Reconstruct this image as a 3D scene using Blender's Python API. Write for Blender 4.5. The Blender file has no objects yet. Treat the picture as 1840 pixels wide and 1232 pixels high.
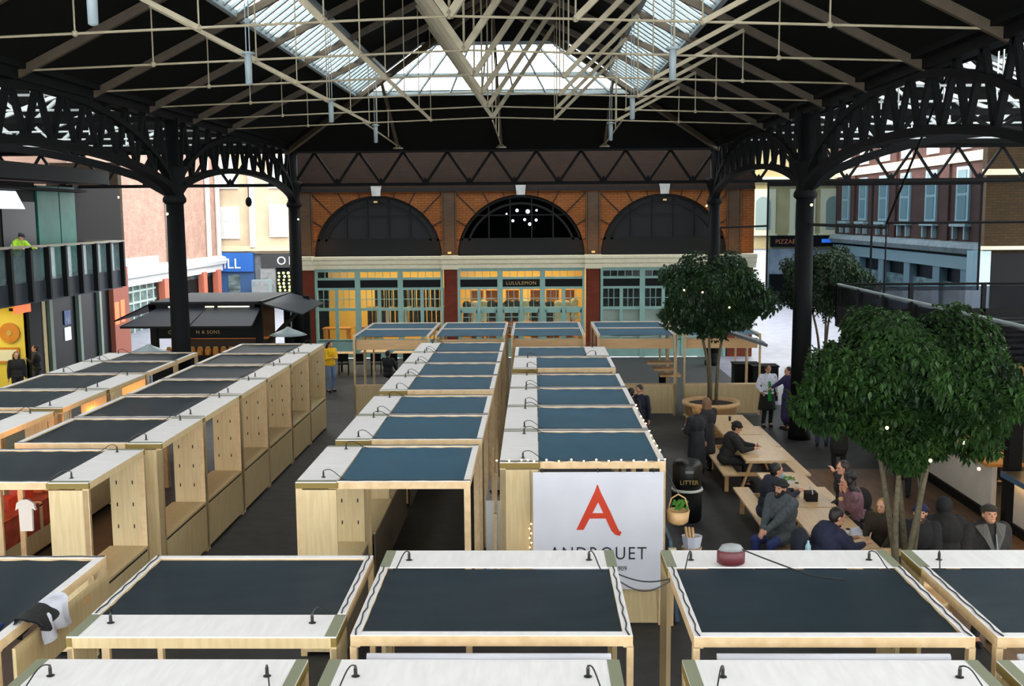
import bpy, math, random
from mathutils import Vector, Matrix
random.seed(7)
R = math.radians
sc = bpy.context.scene
C = sc.collection
# ---------------------------------------------------------------- camera
F_PX, CW, CH = 1900.0, 1840.0, 1232.0
cam_data = bpy.data.cameras.new('camera')
cam_data.sensor_fit = 'HORIZONTAL'
cam_data.sensor_width = 36.0
cam_data.lens = 36.0 * F_PX / CW
cam_data.clip_end = 400
cam = bpy.data.objects.new('camera', cam_data)
C.objects.link(cam)
cam.matrix_world = Matrix.Translation((0, 0, 6)) @ Matrix.Rotation(R(1.2514), 4, 'Z') @ Matrix.Rotation(R(90 - 6.8927), 4, 'X') @ Matrix.Rotation(R(-0.45), 4, 'Z')
sc.camera = cam
# ---------------------------------------------------------------- world, exposure
sc.view_settings.view_transform = 'Standard'
sc.view_settings.look = 'None'
sc.view_settings.gamma = 1
sc.view_settings.use_curve_mapping = False
sc.view_settings.exposure = -0.12
sc.cycles.use_denoising = True
sc.cycles.max_bounces = 8
sc.cycles.transparent_max_bounces = 12
sc.cycles.sample_clamp_indirect = 6
world = bpy.data.worlds.new('overcast_sky')
sc.world = world
world.use_nodes = True
wn = world.node_tree
wn.nodes.clear()
w_out = wn.nodes.new('ShaderNodeOutputWorld')
w_bg = wn.nodes.new('ShaderNodeBackground')
w_bg.inputs[0].default_value = (0.96, 0.98, 1.0, 1)
w_bg.inputs[1].default_value = 7.5
wn.links.new(w_bg.outputs[0], w_out.inputs[0])

def lamp(name, kind, loc, energy, color=(1, 1, 1), size=0.1, rot=(0, 0, 0), size_y=None, spot=None):
    d = bpy.data.lights.new(name, kind)
    d.energy = energy
    d.color = color
    if kind == 'AREA':
        d.size = size
        if size_y:
            d.shape = 'RECTANGLE'
            d.size_y = size_y
    elif kind == 'SUN':
        d.angle = size
    else:
        d.shadow_soft_size = size
    if spot:
        d.spot_size = spot
        d.spot_blend = 0.8
    o = bpy.data.objects.new(name, d)
    o.location = loc
    o.rotation_euler = rot
    C.objects.link(o)
    return o

# ---------------------------------------------------------------- helpers
def col(r, g, b):
    f = lambda c: ((c / 255 + 0.055) / 1.055) ** 2.4 if c > 10 else c / 255 / 12.92
    return (f(r), f(g), f(b), 1)

class MB:
    def __init__(s):
        s.v = []; s.f = []
    def quad(s, a, b, c, d):
        n = len(s.v); s.v += [tuple(a), tuple(b), tuple(c), tuple(d)]; s.f.append((n, n + 1, n + 2, n + 3)); return s
    def hexa(s, p):
        n = len(s.v); s.v += [tuple(q) for q in p]
        for f in ((0, 3, 2, 1), (4, 5, 6, 7), (0, 1, 5, 4), (1, 2, 6, 5), (2, 3, 7, 6), (3, 0, 4, 7)):
            s.f.append(tuple(n + i for i in f))
        return s
    def box(s, x0, x1, y0, y1, z0, z1):
        return s.hexa([(x0, y0, z0), (x1, y0, z0), (x1, y1, z0), (x0, y1, z0), (x0, y0, z1), (x1, y0, z1), (x1, y1, z1), (x0, y1, z1)])
    def beam(s, p, q, w, h=None, up=(0, 0, 1)):
        h = h or w
        p, q = Vector(p), Vector(q)
        d = (q - p).normalized()
        u = Vector(up)
        if abs(d.dot(u)) > 0.98:
            u = Vector((0, 1, 0))
        a = d.cross(u).normalized() * w / 2
        b = a.cross(d).normalized() * h / 2
        return s.hexa([p - a - b, p + a - b, p + a + b, p - a + b, q - a - b, q + a - b, q + a + b, q - a + b])
    def tube(s, pts, r, n=8, cap=True):
        pts = [Vector(p) for p in pts]
        rs = r if isinstance(r, (list, tuple)) else [r] * len(pts)
        base = len(s.v)
        prev = None
        for i, p in enumerate(pts):
            d = (pts[min(i + 1, len(pts) - 1)] - pts[max(i - 1, 0)])
            d = d.normalized() if d.length > 1e-9 else Vector((0, 0, 1))
            a = d.orthogonal() if prev is None else (prev - d * prev.dot(d))
            if a.length < 1e-6: a = d.orthogonal()
            a.normalize(); prev = a
            b = d.cross(a)
            for k in range(n):
                t = 2 * math.pi * k / n
                s.v.append(tuple(p + (a * math.cos(t) + b * math.sin(t)) * rs[i]))
        for i in range(len(pts) - 1):
            for k in range(n):
                j = (k + 1) % n
                s.f.append((base + i * n + k, base + i * n + j, base + (i + 1) * n + j, base + (i + 1) * n + k))
        if cap:
            s.f.append(tuple(base + k for k in reversed(range(n))))
            s.f.append(tuple(base + (len(pts) - 1) * n + k for k in range(n)))
        return s
    def lathe(s, prof, c=(0, 0, 0), n=20, sx=1, sy=1):
        base = len(s.v)
        for r, z in prof:
            for k in range(n):
                t = 2 * math.pi * k / n
                s.v.append((c[0] + r * math.cos(t) * sx, c[1] + r * math.sin(t) * sy, c[2] + z))
        for i in range(len(prof) - 1):
            for k in range(n):
                j = (k + 1) % n
                s.f.append((base + i * n + k, base + i * n + j, base + (i + 1) * n + j, base + (i + 1) * n + k))
        s.f.append(tuple(base + k for k in reversed(range(n))))
        s.f.append(tuple(base + (len(prof) - 1) * n + k for k in range(n)))
        return s
    def ball(s, c, r, n=12, m=8, sx=1, sy=1, sz=1):
        return s.lathe([(max(1e-4, r * math.sin(math.pi * i / m)), -r * math.cos(math.pi * i / m) * sz) for i in range(m + 1)], c, n, sx, sy)
    def prism(s, pts, axis, a, b):
        """pts 2D polygon; axis 'y': pts are (x,z); 'x': (y,z); 'z': (x,y)"""
        mk = {'y': lambda p, t: (p[0], t, p[1]), 'x': lambda p, t: (t, p[0], p[1]), 'z': lambda p, t: (p[0], p[1], t)}[axis]
        n = len(s.v); k = len(pts)
        s.v += [mk(p, a) for p in pts] + [mk(p, b) for p in pts]
        s.f.append(tuple(n + i for i in range(k)))
        s.f.append(tuple(n + k + i for i in reversed(range(k))))
        for i in range(k):
            j = (i + 1) % k
            s.f.append((n + i, n + j, n + k + j, n + k + i))
        return s
    def slab(s, pts, t):
        """planar 3D polygon with thickness t along its normal"""
        P = [Vector(p) for p in pts]
        nn = (P[1] - P[0]).cross(P[2] - P[0]).normalized() * t
        n = len(s.v); k = len(P)
        s.v += [tuple(p) for p in P] + [tuple(p + nn) for p in P]
        s.f.append(tuple(n + i for i in reversed(range(k))))
        s.f.append(tuple(n + k + i for i in range(k)))
        for i in range(k):
            j = (i + 1) % k
            s.f.append((n + i, n + j, n + k + j, n + k + i))
        return s
    def mesh(s, name, smooth=False):
        m = bpy.data.meshes.new(name)
        m.from_pydata(s.v, [], s.f)
        if smooth:
            for p in m.polygons: p.use_smooth = True
        m.update()
        return m

def obj(name, mb, mat, parent=None, smooth=False, label=None, kind=None):
    m = mb.mesh(name, smooth)
    m.materials.append(mat)
    o = bpy.data.objects.new(name, m)
    C.objects.link(o)
    if parent: o.parent = parent
    if label: o['label'] = label
    if kind: o['kind'] = kind
    return o

def thing(name, label, cat, loc=(0, 0, 0), rz=0, group=None):
    o = bpy.data.objects.new(name, None)
    o.empty_display_size = 0.2
    C.objects.link(o)
    o.location = loc
    o.rotation_euler = (0, 0, rz)
    o['label'] = label; o['category'] = cat
    if group: o['group'] = group
    return o

def solo(name, label, cat, mb, mat, group=None, smooth=False, kind=None):
    o = obj(name, mb, mat, None, smooth)
    o['label'] = label; o['category'] = cat
    if group: o['group'] = group
    if kind: o['kind'] = kind
    return o

def struct(name, mb=None, mat=None, parent=None, smooth=False):
    if mb is None:
        o = bpy.data.objects.new(name, None); C.objects.link(o)
    else:
        o = obj(name, mb, mat, parent, smooth)
    if parent is None: o['kind'] = 'structure'
    return o

def copy_tree(o, label=None, group=None, parent=None):
    c = o.copy(); C.objects.link(c)
    if parent: c.parent = parent
    if label: c['label'] = label
    if group: c['group'] = group
    for ch in list(o.children): copy_tree(ch, parent=c)
    return c

def text(name, body, size, loc, rot, mat, parent=None, depth=0.01, align='LEFT', space=1.0, sx=1.0, label=None):
    cu = bpy.data.curves.new(name, 'FONT')
    cu.body = body; cu.size = size; cu.extrude = depth; cu.align_x = align; cu.space_character = space
    cu.resolution_u = 3
    tmp = bpy.data.objects.new(name + '_curve', cu)
    C.objects.link(tmp)
    me = bpy.data.meshes.new_from_object(tmp.evaluated_get(bpy.context.evaluated_depsgraph_get()))
    bpy.data.objects.remove(tmp, do_unlink=True)
    me.materials.clear(); me.materials.append(mat)
    o = bpy.data.objects.new(name, me)
    C.objects.link(o)
    o.location = loc; o.rotation_euler = rot; o.scale = (sx, 1, 1)
    if parent: o.parent = parent
    if label: o['label'] = label
    return o

# ---------------------------------------------------------------- materials
def mat(name, c, rough=0.6, metal=0.0, spec=0.5, noise=None, bump=0, alpha=1, c2=None, scale=8, stretch=(1, 1, 1), emit=None, es=0, coat=0):
    m = bpy.data.materials.new(name); m.use_nodes = True
    nt = m.node_tree; b = nt.nodes['Principled BSDF']
    b.inputs['Base Color'].default_value = c
    b.inputs['Roughness'].default_value = rough
    b.inputs['Metallic'].default_value = metal
    b.inputs['Specular IOR Level'].default_value = spec
    b.inputs['Coat Weight'].default_value = coat
    b.inputs['Alpha'].default_value = alpha
    if emit:
        b.inputs['Emission Color'].default_value = emit
        b.inputs['Emission Strength'].default_value = es
    if c2 is not None or bump:
        tc = nt.nodes.new('ShaderNodeTexCoord'); mp = nt.nodes.new('ShaderNodeMapping')
        mp.inputs['Scale'].default_value = stretch
        nt.links.new(tc.outputs['Object'], mp.inputs[0])
        nz = nt.nodes.new('ShaderNodeTexNoise'); nz.inputs['Scale'].default_value = scale; nz.inputs['Detail'].default_value = 5
        nt.links.new(mp.outputs[0], nz.inputs['Vector'])
        if c2 is not None:
            rp = nt.nodes.new('ShaderNodeValToRGB')
            rp.color_ramp.elements[0].position = 0.35; rp.color_ramp.elements[0].color = c
            rp.color_ramp.elements[1].position = 0.68; rp.color_ramp.elements[1].color = c2
            nt.links.new(nz.outputs['Fac'], rp.inputs[0]); nt.links.new(rp.outputs[0], b.inputs['Base Color'])
        if bump:
            bp = nt.nodes.new('ShaderNodeBump'); bp.inputs['Strength'].default_value = bump; bp.inputs['Distance'].default_value = 0.02
            nt.links.new(nz.outputs['Fac'], bp.inputs['Height']); nt.links.new(bp.outputs[0], b.inputs['Normal'])
    return m

def brick(name, c1, c2, mortar, axis='xz', s=1.0):
    m = bpy.data.materials.new(name); m.use_nodes = True
    nt = m.node_tree; b = nt.nodes['Principled BSDF']; b.inputs['Roughness'].default_value = 0.85; b.inputs['Specular IOR Level'].default_value = 0.2
    tc = nt.nodes.new('ShaderNodeTexCoord'); sp = nt.nodes.new('ShaderNodeSeparateXYZ'); cb = nt.nodes.new('ShaderNodeCombineXYZ')
    nt.links.new(tc.outputs['Object'], sp.inputs[0])
    nt.links.new(sp.outputs['X' if axis[0] == 'x' else 'Y'], cb.inputs[0]); nt.links.new(sp.outputs['Z'], cb.inputs[1])
    bt = nt.nodes.new('ShaderNodeTexBrick')
    bt.inputs['Color1'].default_value = c1; bt.inputs['Color2'].default_value = c2; bt.inputs['Mortar'].default_value = mortar
    bt.inputs['Scale'].default_value = 1.0; bt.inputs['Brick Width'].default_value = 0.225 * s; bt.inputs['Row Height'].default_value = 0.075 * s
    bt.inputs['Mortar Size'].default_value = 0.008 * s
    nt.links.new(cb.outputs[0], bt.inputs['Vector'])
    nz = nt.nodes.new('ShaderNodeTexNoise'); nz.inputs['Scale'].default_value = 1.3; nz.inputs['Detail'].default_value = 6
    nt.links.new(tc.outputs['Object'], nz.inputs['Vector'])
    mx = nt.nodes.new('ShaderNodeMix'); mx.data_type = 'RGBA'; mx.blend_type = 'MULTIPLY'; mx.inputs[0].default_value = 0.5
    nt.links.new(bt.outputs['Color'], mx.inputs[6]); nt.links.new(nz.outputs['Fac'], mx.inputs[7])
    nt.links.new(mx.outputs[2], b.inputs['Base Color'])
    bp = nt.nodes.new('ShaderNodeBump'); bp.inputs['Strength'].default_value = 0.4; bp.inputs['Distance'].default_value = 0.01
    nt.links.new(bt.outputs['Fac'], bp.inputs['Height']); bp.invert = True; nt.links.new(bp.outputs[0], b.inputs['Normal'])
    return m

def glass(name, c, transp=0.8, rough=0.1, diff=(0.8, 0.85, 0.85, 1)):
    m = bpy.data.materials.new(name); m.use_nodes = True
    nt = m.node_tree; nt.nodes.clear()
    out = nt.nodes.new('ShaderNodeOutputMaterial'); t = nt.nodes.new('ShaderNodeBsdfTransparent'); t.inputs[0].default_value = c
    g = nt.nodes.new('ShaderNodeBsdfPrincipled'); g.inputs['Base Color'].default_value = diff; g.inputs['Roughness'].default_value = rough
    mx = nt.nodes.new('ShaderNodeMixShader'); mx.inputs[0].default_value = transp
    nt.links.new(g.outputs[0], mx.inputs[1]); nt.links.new(t.outputs[0], mx.inputs[2]); nt.links.new(mx.outputs[0], out.inputs[0])
    return m

def emis(name, c, s):
    m = bpy.data.materials.new(name); m.use_nodes = True
    b = m.node_tree.nodes['Principled BSDF']; b.inputs['Base Color'].default_value = c
    b.inputs['Emission Color'].default_value = c; b.inputs['Emission Strength'].default_value = s
    return m

M = {}
M['asphalt'] = mat('asphalt', col(26, 27, 29), 0.6, c2=col(42, 43, 44), scale=3, bump=0.3)
M['paving'] = mat('paving', col(104, 107, 118), 0.5, c2=col(124, 127, 138), scale=2)
M['brown_floor'] = mat('brown_floor', col(84, 62, 42), 0.5, c2=col(112, 82, 54), scale=6, stretch=(1, 0.2, 1))
M['roof'] = mat('roof', col(16, 17, 16), 0.9, spec=0.05, c2=col(21, 22, 20), scale=12, stretch=(0.1, 4, 1))
M['iron'] = mat('iron', col(9, 10, 11), 0.7, spec=.1, c2=col(13, 14, 15), scale=14, bump=0.2)
M['cream_steel'] = mat('cream_steel', col(134, 126, 102), 0.55, c2=col(150, 142, 118), scale=5)
M['tan_steel'] = mat('tan_steel', col(60, 51, 37), 0.6, c2=col(70, 60, 44), scale=5)
M['grey_steel'] = mat('grey_steel', col(132, 146, 150), 0.45)
M['white_steel'] = mat('white_steel', col(196, 205, 205), 0.5)
M['sky_glass'] = glass('sky_glass', (0.98, 0.98, 0.96, 1), 0.9, 0.3)
M['win_glass'] = glass('win_glass', (0.9, 0.95, 0.93, 1), 0.88, 0.05, (0.1, 0.12, 0.12, 1))
M['lunette_glass'] = glass('lunette_glass', (.55, .58, .6, 1), 1.0)
M['dark_glass'] = mat('dark_glass', col(13, 16, 19), 0.4, spec=0.12)
M['street_glass'] = mat('street_glass', col(60, 76, 78), 0.15, c2=col(120, 140, 140), scale=1.2, stretch=(1, 1, 3))
M['teal_glass'] = mat('teal_glass', col(20, 92, 80), 0.5, spec=.15, c2=col(26, 106, 92), scale=1)
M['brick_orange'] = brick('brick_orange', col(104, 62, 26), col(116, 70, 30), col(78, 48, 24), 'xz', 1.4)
M['brick_painted_shade'] = brick('brick_painted_shade', col(30, 19, 10), col(38, 23, 12), col(24, 17, 11), 'xz', 1.4)  # same brick with the shade under the roof put into its colour
M['brick_red'] = brick('brick_red', col(112, 46, 30), col(126, 54, 34), col(90, 60, 48), 'xz', 1.2)
M['brick_dark'] = brick('brick_dark', col(58, 46, 34), col(70, 54, 38), col(60, 52, 42), 'xz')
M['brick_brown'] = brick('brick_brown', col(50, 37, 18), col(60, 44, 20), col(38, 30, 18), 'xz', 1.6)
M['brick_pink'] = brick('brick_pink', col(178, 140, 124), col(192, 156, 138), col(176, 146, 130), 'yz', 1.6)
M['brick_street'] = brick('brick_street', col(86, 56, 50), col(96, 64, 56), col(84, 66, 60), 'yz', 1.6)
M['cream_wall'] = mat('cream_wall', col(186, 166, 138), 0.8, c2=col(202, 184, 156), scale=1)
M['cream_trim'] = mat('cream_trim', col(200, 192, 160), 0.6)
M['stone'] = mat('stone', col(206, 200, 172), 0.7, c2=col(216, 210, 184), scale=6)
M['white_paint'] = mat('white_paint', col(215, 216, 212), 0.5)
M['grey_stone'] = mat('grey_stone', col(120, 124, 124), 0.8, c2=col(146, 150, 150), scale=3)
M['teal_paint'] = mat('teal_paint', col(118, 154, 146), 0.5, c2=col(126, 162, 154), scale=4)
M['black_paint'] = mat('black_paint', col(11, 13, 14), 0.6, spec=.15)
M['board'] = mat('board', col(222, 219, 218), 0.5, c2=col(230, 228, 227), scale=3, stretch=(1, 6, 1))
M['ply'] = mat('ply', col(184, 163, 120), 0.55, c2=col(197, 178, 136), scale=4, stretch=(6, 6, 0.5))
M['ply_warm'] = mat('ply_warm', col(198, 158, 108), 0.5, c2=col(212, 174, 124), scale=4, stretch=(5, 0.6, 5))
M['timber'] = mat('timber', col(190, 162, 120), 0.55, c2=col(205, 180, 140), scale=5, stretch=(2, 2, 2))
M['tape'] = mat('tape', col(124, 128, 104), 0.6)
M['olive'] = mat('olive', col(116, 98, 38), 0.6)
M['gap_black'] = mat('gap_black', col(14, 14, 14), 0.8)
M['plug'] = mat('plug', col(12, 14, 14), 0.4)
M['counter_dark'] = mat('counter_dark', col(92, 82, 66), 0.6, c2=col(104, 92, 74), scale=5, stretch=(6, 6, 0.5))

def fabric_mat(ca=col(28, 40, 48), cb=col(36, 50, 58)):
    m = bpy.data.materials.new('mesh_fabric'); m.use_nodes = True
    nt = m.node_tree; b = nt.nodes['Principled BSDF']
    tc = nt.nodes.new('ShaderNodeTexCoord')
    nz = nt.nodes.new('ShaderNodeTexNoise'); nz.inputs['Scale'].default_value = 2.2; nz.inputs['Detail'].default_value = 3
    nt.links.new(tc.outputs['Object'], nz.inputs['Vector'])
    rp = nt.nodes.new('ShaderNodeValToRGB')
    rp.color_ramp.elements[0].color = ca; rp.color_ramp.elements[1].color = cb
    nt.links.new(nz.outputs['Fac'], rp.inputs[0]); nt.links.new(rp.outputs[0], b.inputs['Base Color'])
    wv = nt.nodes.new('ShaderNodeTexWave'); wv.inputs['Scale'].default_value = 40
    nt.links.new(tc.outputs['Object'], wv.inputs['Vector'])
    bp = nt.nodes.new('ShaderNodeBump'); bp.inputs['Strength'].default_value = 0.1; bp.inputs['Distance'].default_value = 0.004
    nt.links.new(wv.outputs['Fac'], bp.inputs['Height']); nt.links.new(bp.outputs[0], b.inputs['Normal'])
    b.inputs['Roughness'].default_value = 0.55; b.inputs['Alpha'].default_value = 0.88
    b.inputs['Specular IOR Level'].default_value = 0.2; b.inputs['Specular Tint'].default_value = (.6, .85, 1, 1)
    return m
M['fabric'] = fabric_mat()
M['fabric_blue'] = fabric_mat(col(38, 80, 102), col(45, 93, 117))
M['bark'] = mat('bark', col(96, 88, 66), 0.8, c2=col(70, 66, 50), scale=20, bump=0.4)
M['leaf'] = mat('leaf', col(20, 42, 18), 0.55, spec=.3, c2=col(44, 74, 26), scale=3)
M['leaf_dark'] = mat('leaf_dark', col(20, 42, 22), 0.5, c2=col(36, 66, 30), scale=3)
M['soil'] = mat('soil', col(44, 34, 26), 0.9, bump=0.5)
M['warm_bulb'] = emis('warm_bulb', (1, 0.62, 0.25, 1), 14)
M['cool_bulb'] = emis('cool_bulb', (0.9, 0.95, 1, 1), 10)
M['tube_light'] = emis('tube_light', (1, 0.9, 0.6, 1), 1.6)
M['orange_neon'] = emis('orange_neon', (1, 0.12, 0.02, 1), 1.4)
M['warm_wall'] = mat('warm_wall', col(210, 176, 90), 0.7)
M['warm_wood'] = mat('warm_wood', col(176, 112, 40), 0.5, c2=col(196, 130, 52), scale=3)
M['blue_paint'] = mat('blue_paint', col(28, 92, 170), 0.5)
M['banner'] = mat('banner', col(188, 190, 198), 0.6, c2=col(198, 199, 206), scale=1.5)
M['red_ink'] = mat('red_ink', col(186, 52, 18), 0.7)
M['black_ink'] = mat('black_ink', col(30, 34, 38), 0.6)
M['gold_ink'] = mat('gold_ink', col(176, 150, 90), 0.5)
# ================================================================ ground
struct('floor', MB().box(-40, 40, -6, 33, -0.3, 0).box(-9.9, 7.2, 33, 44.5, -.3, 0).box(-40, -9.9, 33, 37, -.3, 0), M['asphalt'])
struct('floor_street', MB().box(-60, -9.9, 37, 110, -0.3, 0.0).box(-9.9, 7.2, 50, 110, -.3, 0).box(7.2, 60, 33, 110, -.3, 0), M['paving'])
struct('floor_cafe', MB().box(6.2, 9.0, 12, 24.5, 0, 0.012), M['brown_floor'])

# ================================================================ back wall with three arches
CX, W8, HE, ZE, SL = -1.25, 8.28, 2.65, 8.65, 0.49
YW = 44.5
ARCH = [(-9.3, -3.88), (-3.24, 2.12), (2.77, 8.05)]

def arch_wall():
    b = MB()
    z0, z1 = 4.3, 7.12
    x = -9.9
    def seg(xa, xb, za, zb): b.box(xa, xb, YW, YW + 0.5, za, zb)
    for a0, a1 in ARCH:
        seg(x, a0, z0, z1)
        c = (a0 + a1) / 2; r = (a1 - a0) / 2; rz = 2.55
        n = 24
        for i in range(n):
            t0 = math.pi * i / n; t1 = math.pi * (i + 1) / n
            xa, xb = c - r * math.cos(t0), c - r * math.cos(t1)
            za, zb = z0 + rz * math.sin(t0), z0 + rz * math.sin(t1)
            b.hexa([(xa, YW, za), (xb, YW, zb), (xb, YW + 0.5, zb), (xa, YW + 0.5, za),
                    (xa, YW, z1), (xb, YW, z1), (xb, YW + 0.5, z1), (xa, YW + 0.5, z1)])
        x = a1
    seg(x, 9.15, z0, z1)
    return b
struct('wall_back', arch_wall(), M['brick_orange'])
b = MB()
for x0, x1 in ((-9.9, -9.32), (-3.82, -3.27), (2.17, 2.73), (8.1, 9.15)):
    b.box(x0, x1, YW, YW + 0.5, 0, 3.85)
struct('wall_back_pier', b, M['brick_red'])
struct('wall_back_painted_shade', MB().box(-9.9, 9.15, YW, YW + .5, 7.12, 8.9), M['brick_painted_shade'])  # top band of the wall, roof shade painted in as darker brick
# cornice over the shopfronts
b = MB()
b.prism([(YW + 0.1, 3.8), (YW - 0.12, 3.8), (YW - 0.14, 3.95), (YW - 0.22, 4.0), (YW - 0.24, 4.15), (YW - 0.34, 4.2), (YW - 0.36, 4.31), (YW + 0.5, 4.31)], 'x', -9.95, 9.2)
for x0, x1 in ((-9.98, -9.28), (-3.9, -3.2), (2.1, 2.8), (8.05, 9.22)):
    b.prism([(YW, 3.76), (YW - 0.24, 3.76), (YW - 0.26, 3.95), (YW - 0.34, 4.0), (YW - 0.36, 4.15), (YW - 0.46, 4.2), (YW - 0.48, 4.34), (YW, 4.34)], 'x', x0, x1)
struct('trim_cornice', b, M['stone'])
# pilaster strips, brick band, radiating joints, keystones
b = MB()
for x in (-9.6, -3.56, 2.45, 8.3):
    b.box(x - 0.22, x + 0.22, YW - 0.07, YW, 4.34, 6.95)
    for s in (-0.27, 0.27): b.tube([(x + s, YW - 0.05, 4.34), (x + s, YW - 0.05, 7.0)], 0.035, 6)
struct('trim_pilaster', b, M['brick_dark'])
b = MB(); b.box(-9.9, 9.15, YW - 0.12, YW, 7.0, 7.12)
for a0, a1 in ARCH:
    c = (a0 + a1) / 2; r = (a1 - a0) / 2
    for k in range(1, 12):
        if k == 6: continue
        t = math.pi * k / 12
        L = min(1.4, (6.98 - 4.3 - 2.55 * math.sin(t)) / max(0.2, math.sin(t)))
        L = min(L, ((r + 0.3) / max(0.05, abs(math.cos(t))) - r) if abs(math.cos(t)) > 0.2 else 9)
        if L < 0.1: continue
        p = (c - (r) * math.cos(t), YW - 0.012, 4.3 + 2.55 * math.sin(t))
        q = (c - (r + L) * math.cos(t), YW - 0.012, 4.3 + (2.55 + L) * math.sin(t))
        b.beam(p, q, 0.03, 0.035)
struct('trim_voussoir', b, M['black_paint'])
b = MB()
for a0, a1 in ARCH:
    c = (a0 + a1) / 2
    b.hexa([(c - 0.17, YW - 0.16, 6.83), (c + 0.17, YW - 0.16, 6.83), (c + 0.17, YW + 0.1, 6.83), (c - 0.17, YW + 0.1, 6.83),
            (c - 0.22, YW - 0.2, 7.3), (c + 0.22, YW - 0.2, 7.3), (c + 0.22, YW + 0.1, 7.3), (c - 0.22, YW + 0.1, 7.3)])
struct('trim_keystone', b, M['grey_stone'])

# lunette windows in the arches
for i, (a0, a1) in enumerate(ARCH):
    c = (a0 + a1) / 2; r = (a1 - a0) / 2
    w = struct('window_%d' % (i + 1))
    pts = [(c - r * math.cos(math.pi * k / 24), 4.3 + 2.55 * math.sin(math.pi * k / 24)) for k in range(25)]
    obj('pane', MB().prism(pts, 'y', YW + 0.36, YW + 0.38), M['dark_glass'] if i != 1 else M['lunette_glass'], w)
    b = MB()
    for k in range(24):
        t0, t1 = math.pi * k / 24, math.pi * (k + 1) / 24
        for f in (0.97, 0.86):
            b.beam((c - r * f * math.cos(t0), YW + 0.3, 4.3 + 2.55 * f * math.sin(t0)), (c - r * f * math.cos(t1), YW + 0.3, 4.3 + 2.55 * f * math.sin(t1)), 0.09, 0.09)
    for x in (-1.35, -0.45, 0.45, 1.35):
        b.beam((c + x, YW + 0.3, 4.3), (c + x, YW + 0.3, 4.3 + 2.5 * math.sqrt(max(0, 1 - (x / r) ** 2))), 0.06)
    b.beam((c - r, YW + 0.3, 5.0), (c + r, YW + 0.3, 5.0), 0.09); b.beam((c - r * .8, YW + 0.3, 6.0), (c + r * .8, YW + 0.3, 6.0), 0.05)
    b.box(c - r, c + r, YW + 0.26, YW + 0.34, 4.3, 4.98)
    obj('window_frame', b, M['black_paint'], w)
# dark room behind the arches
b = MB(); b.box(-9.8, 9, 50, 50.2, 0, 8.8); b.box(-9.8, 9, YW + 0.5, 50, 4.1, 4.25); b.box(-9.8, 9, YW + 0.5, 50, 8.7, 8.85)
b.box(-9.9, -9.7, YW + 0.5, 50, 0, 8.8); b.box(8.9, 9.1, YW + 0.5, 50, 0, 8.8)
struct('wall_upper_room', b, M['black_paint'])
LP = [(-0.75, 46.5, 6.2, .07), (-0.28, 46.0, 6.15, .09), (0.1, 46.8, 6.2, .05), (-0.95, 47.2, 5.75, .06), (-0.42, 46.4, 5.8, .06), (0.08, 46.1, 5.78, .06), (-0.2, 46.9, 5.6, .07), (-1.2, 46.2, 6.05, .04)]
for i, (x, y, z, r) in enumerate(LP):
    t = thing('pendant_lamp', ['white globe pendant glowing behind the central arch window, high in the cluster', 'brightest white globe pendant behind the central arch window', 'small globe pendant at the right end of the lit cluster in the central arch'
        , 'white globe pendant low on the left of the lit cluster in the central arch', 'dim globe pendant in the middle of the central arch cluster', 'globe pendant low on the right of the central arch cluster', 'lowest white globe pendant in the central arch window', 'tiny globe pendant apart from the others in the central arch'][i], 'lamp', (x, y, z), 0, 'lamps behind the central arch')
    obj('globe', MB().ball((0, 0, 0), r), M['cool_bulb'], t, True)
    obj('cord', MB().tube([(0, 0, r), (0, 0, 8.7 - z)], 0.01, 5), M['plug'], t)
for i, (x, z, r) in enumerate([(4.5, 5.75, .03), (4.75, 5.8, .03), (5.3, 5.6, .035), (5.75, 5.9, .03), (5.95, 5.55, .03), (6.2, 5.8, .025)]):
    solo('candle_lamp', 'small amber lamp behind the arch window beside the round trees, number %s from the pier' % ['one', 'two', 'three', 'four', 'five', 'six'][i], 'lamp',
         MB().ball((x, YW + 0.9, z), r), M['warm_bulb'], 'amber lamps behind the far arch')

# tiny fixtures on the piers and under the keystones, washing the brick
UP = [(-6.6, 6.55, 'under the keystone of the arch beside the pale street'), (5.4, 6.55, 'under the keystone of the arch behind the tree'), (-3.55, 4.42, 'on the cornice between the clothes shop and the sign bay'), (2.45, 4.42, 'on the cornice between the sign bay and the blinded bay')]
for x, z, w in UP:
    solo('wall_spotlight', 'tiny brass spotlight ' + w, 'lamp', MB().box(x - 0.07, x + 0.07, YW - 0.3, YW - 0.16, z, z + 0.07), M['gold_ink'], 'brick wall spotlights')
for x in (-9.2, -3.55, 2.45, 8.2):
    lamp('cornice_uplight', 'AREA', (x, YW - 0.75, 4.5), 16, (1, 0.55, 0.25), 1.2, (R(155), 0, 0), 0.15)
for x in (-6.5, -0.5, 5.4):
    lamp('cornice_uplight', 'AREA', (x, YW - 0.8, 7.2), 1.5, (1, 0.6, 0.3), 2.5, (R(115), 0, 0), 0.15)

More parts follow.
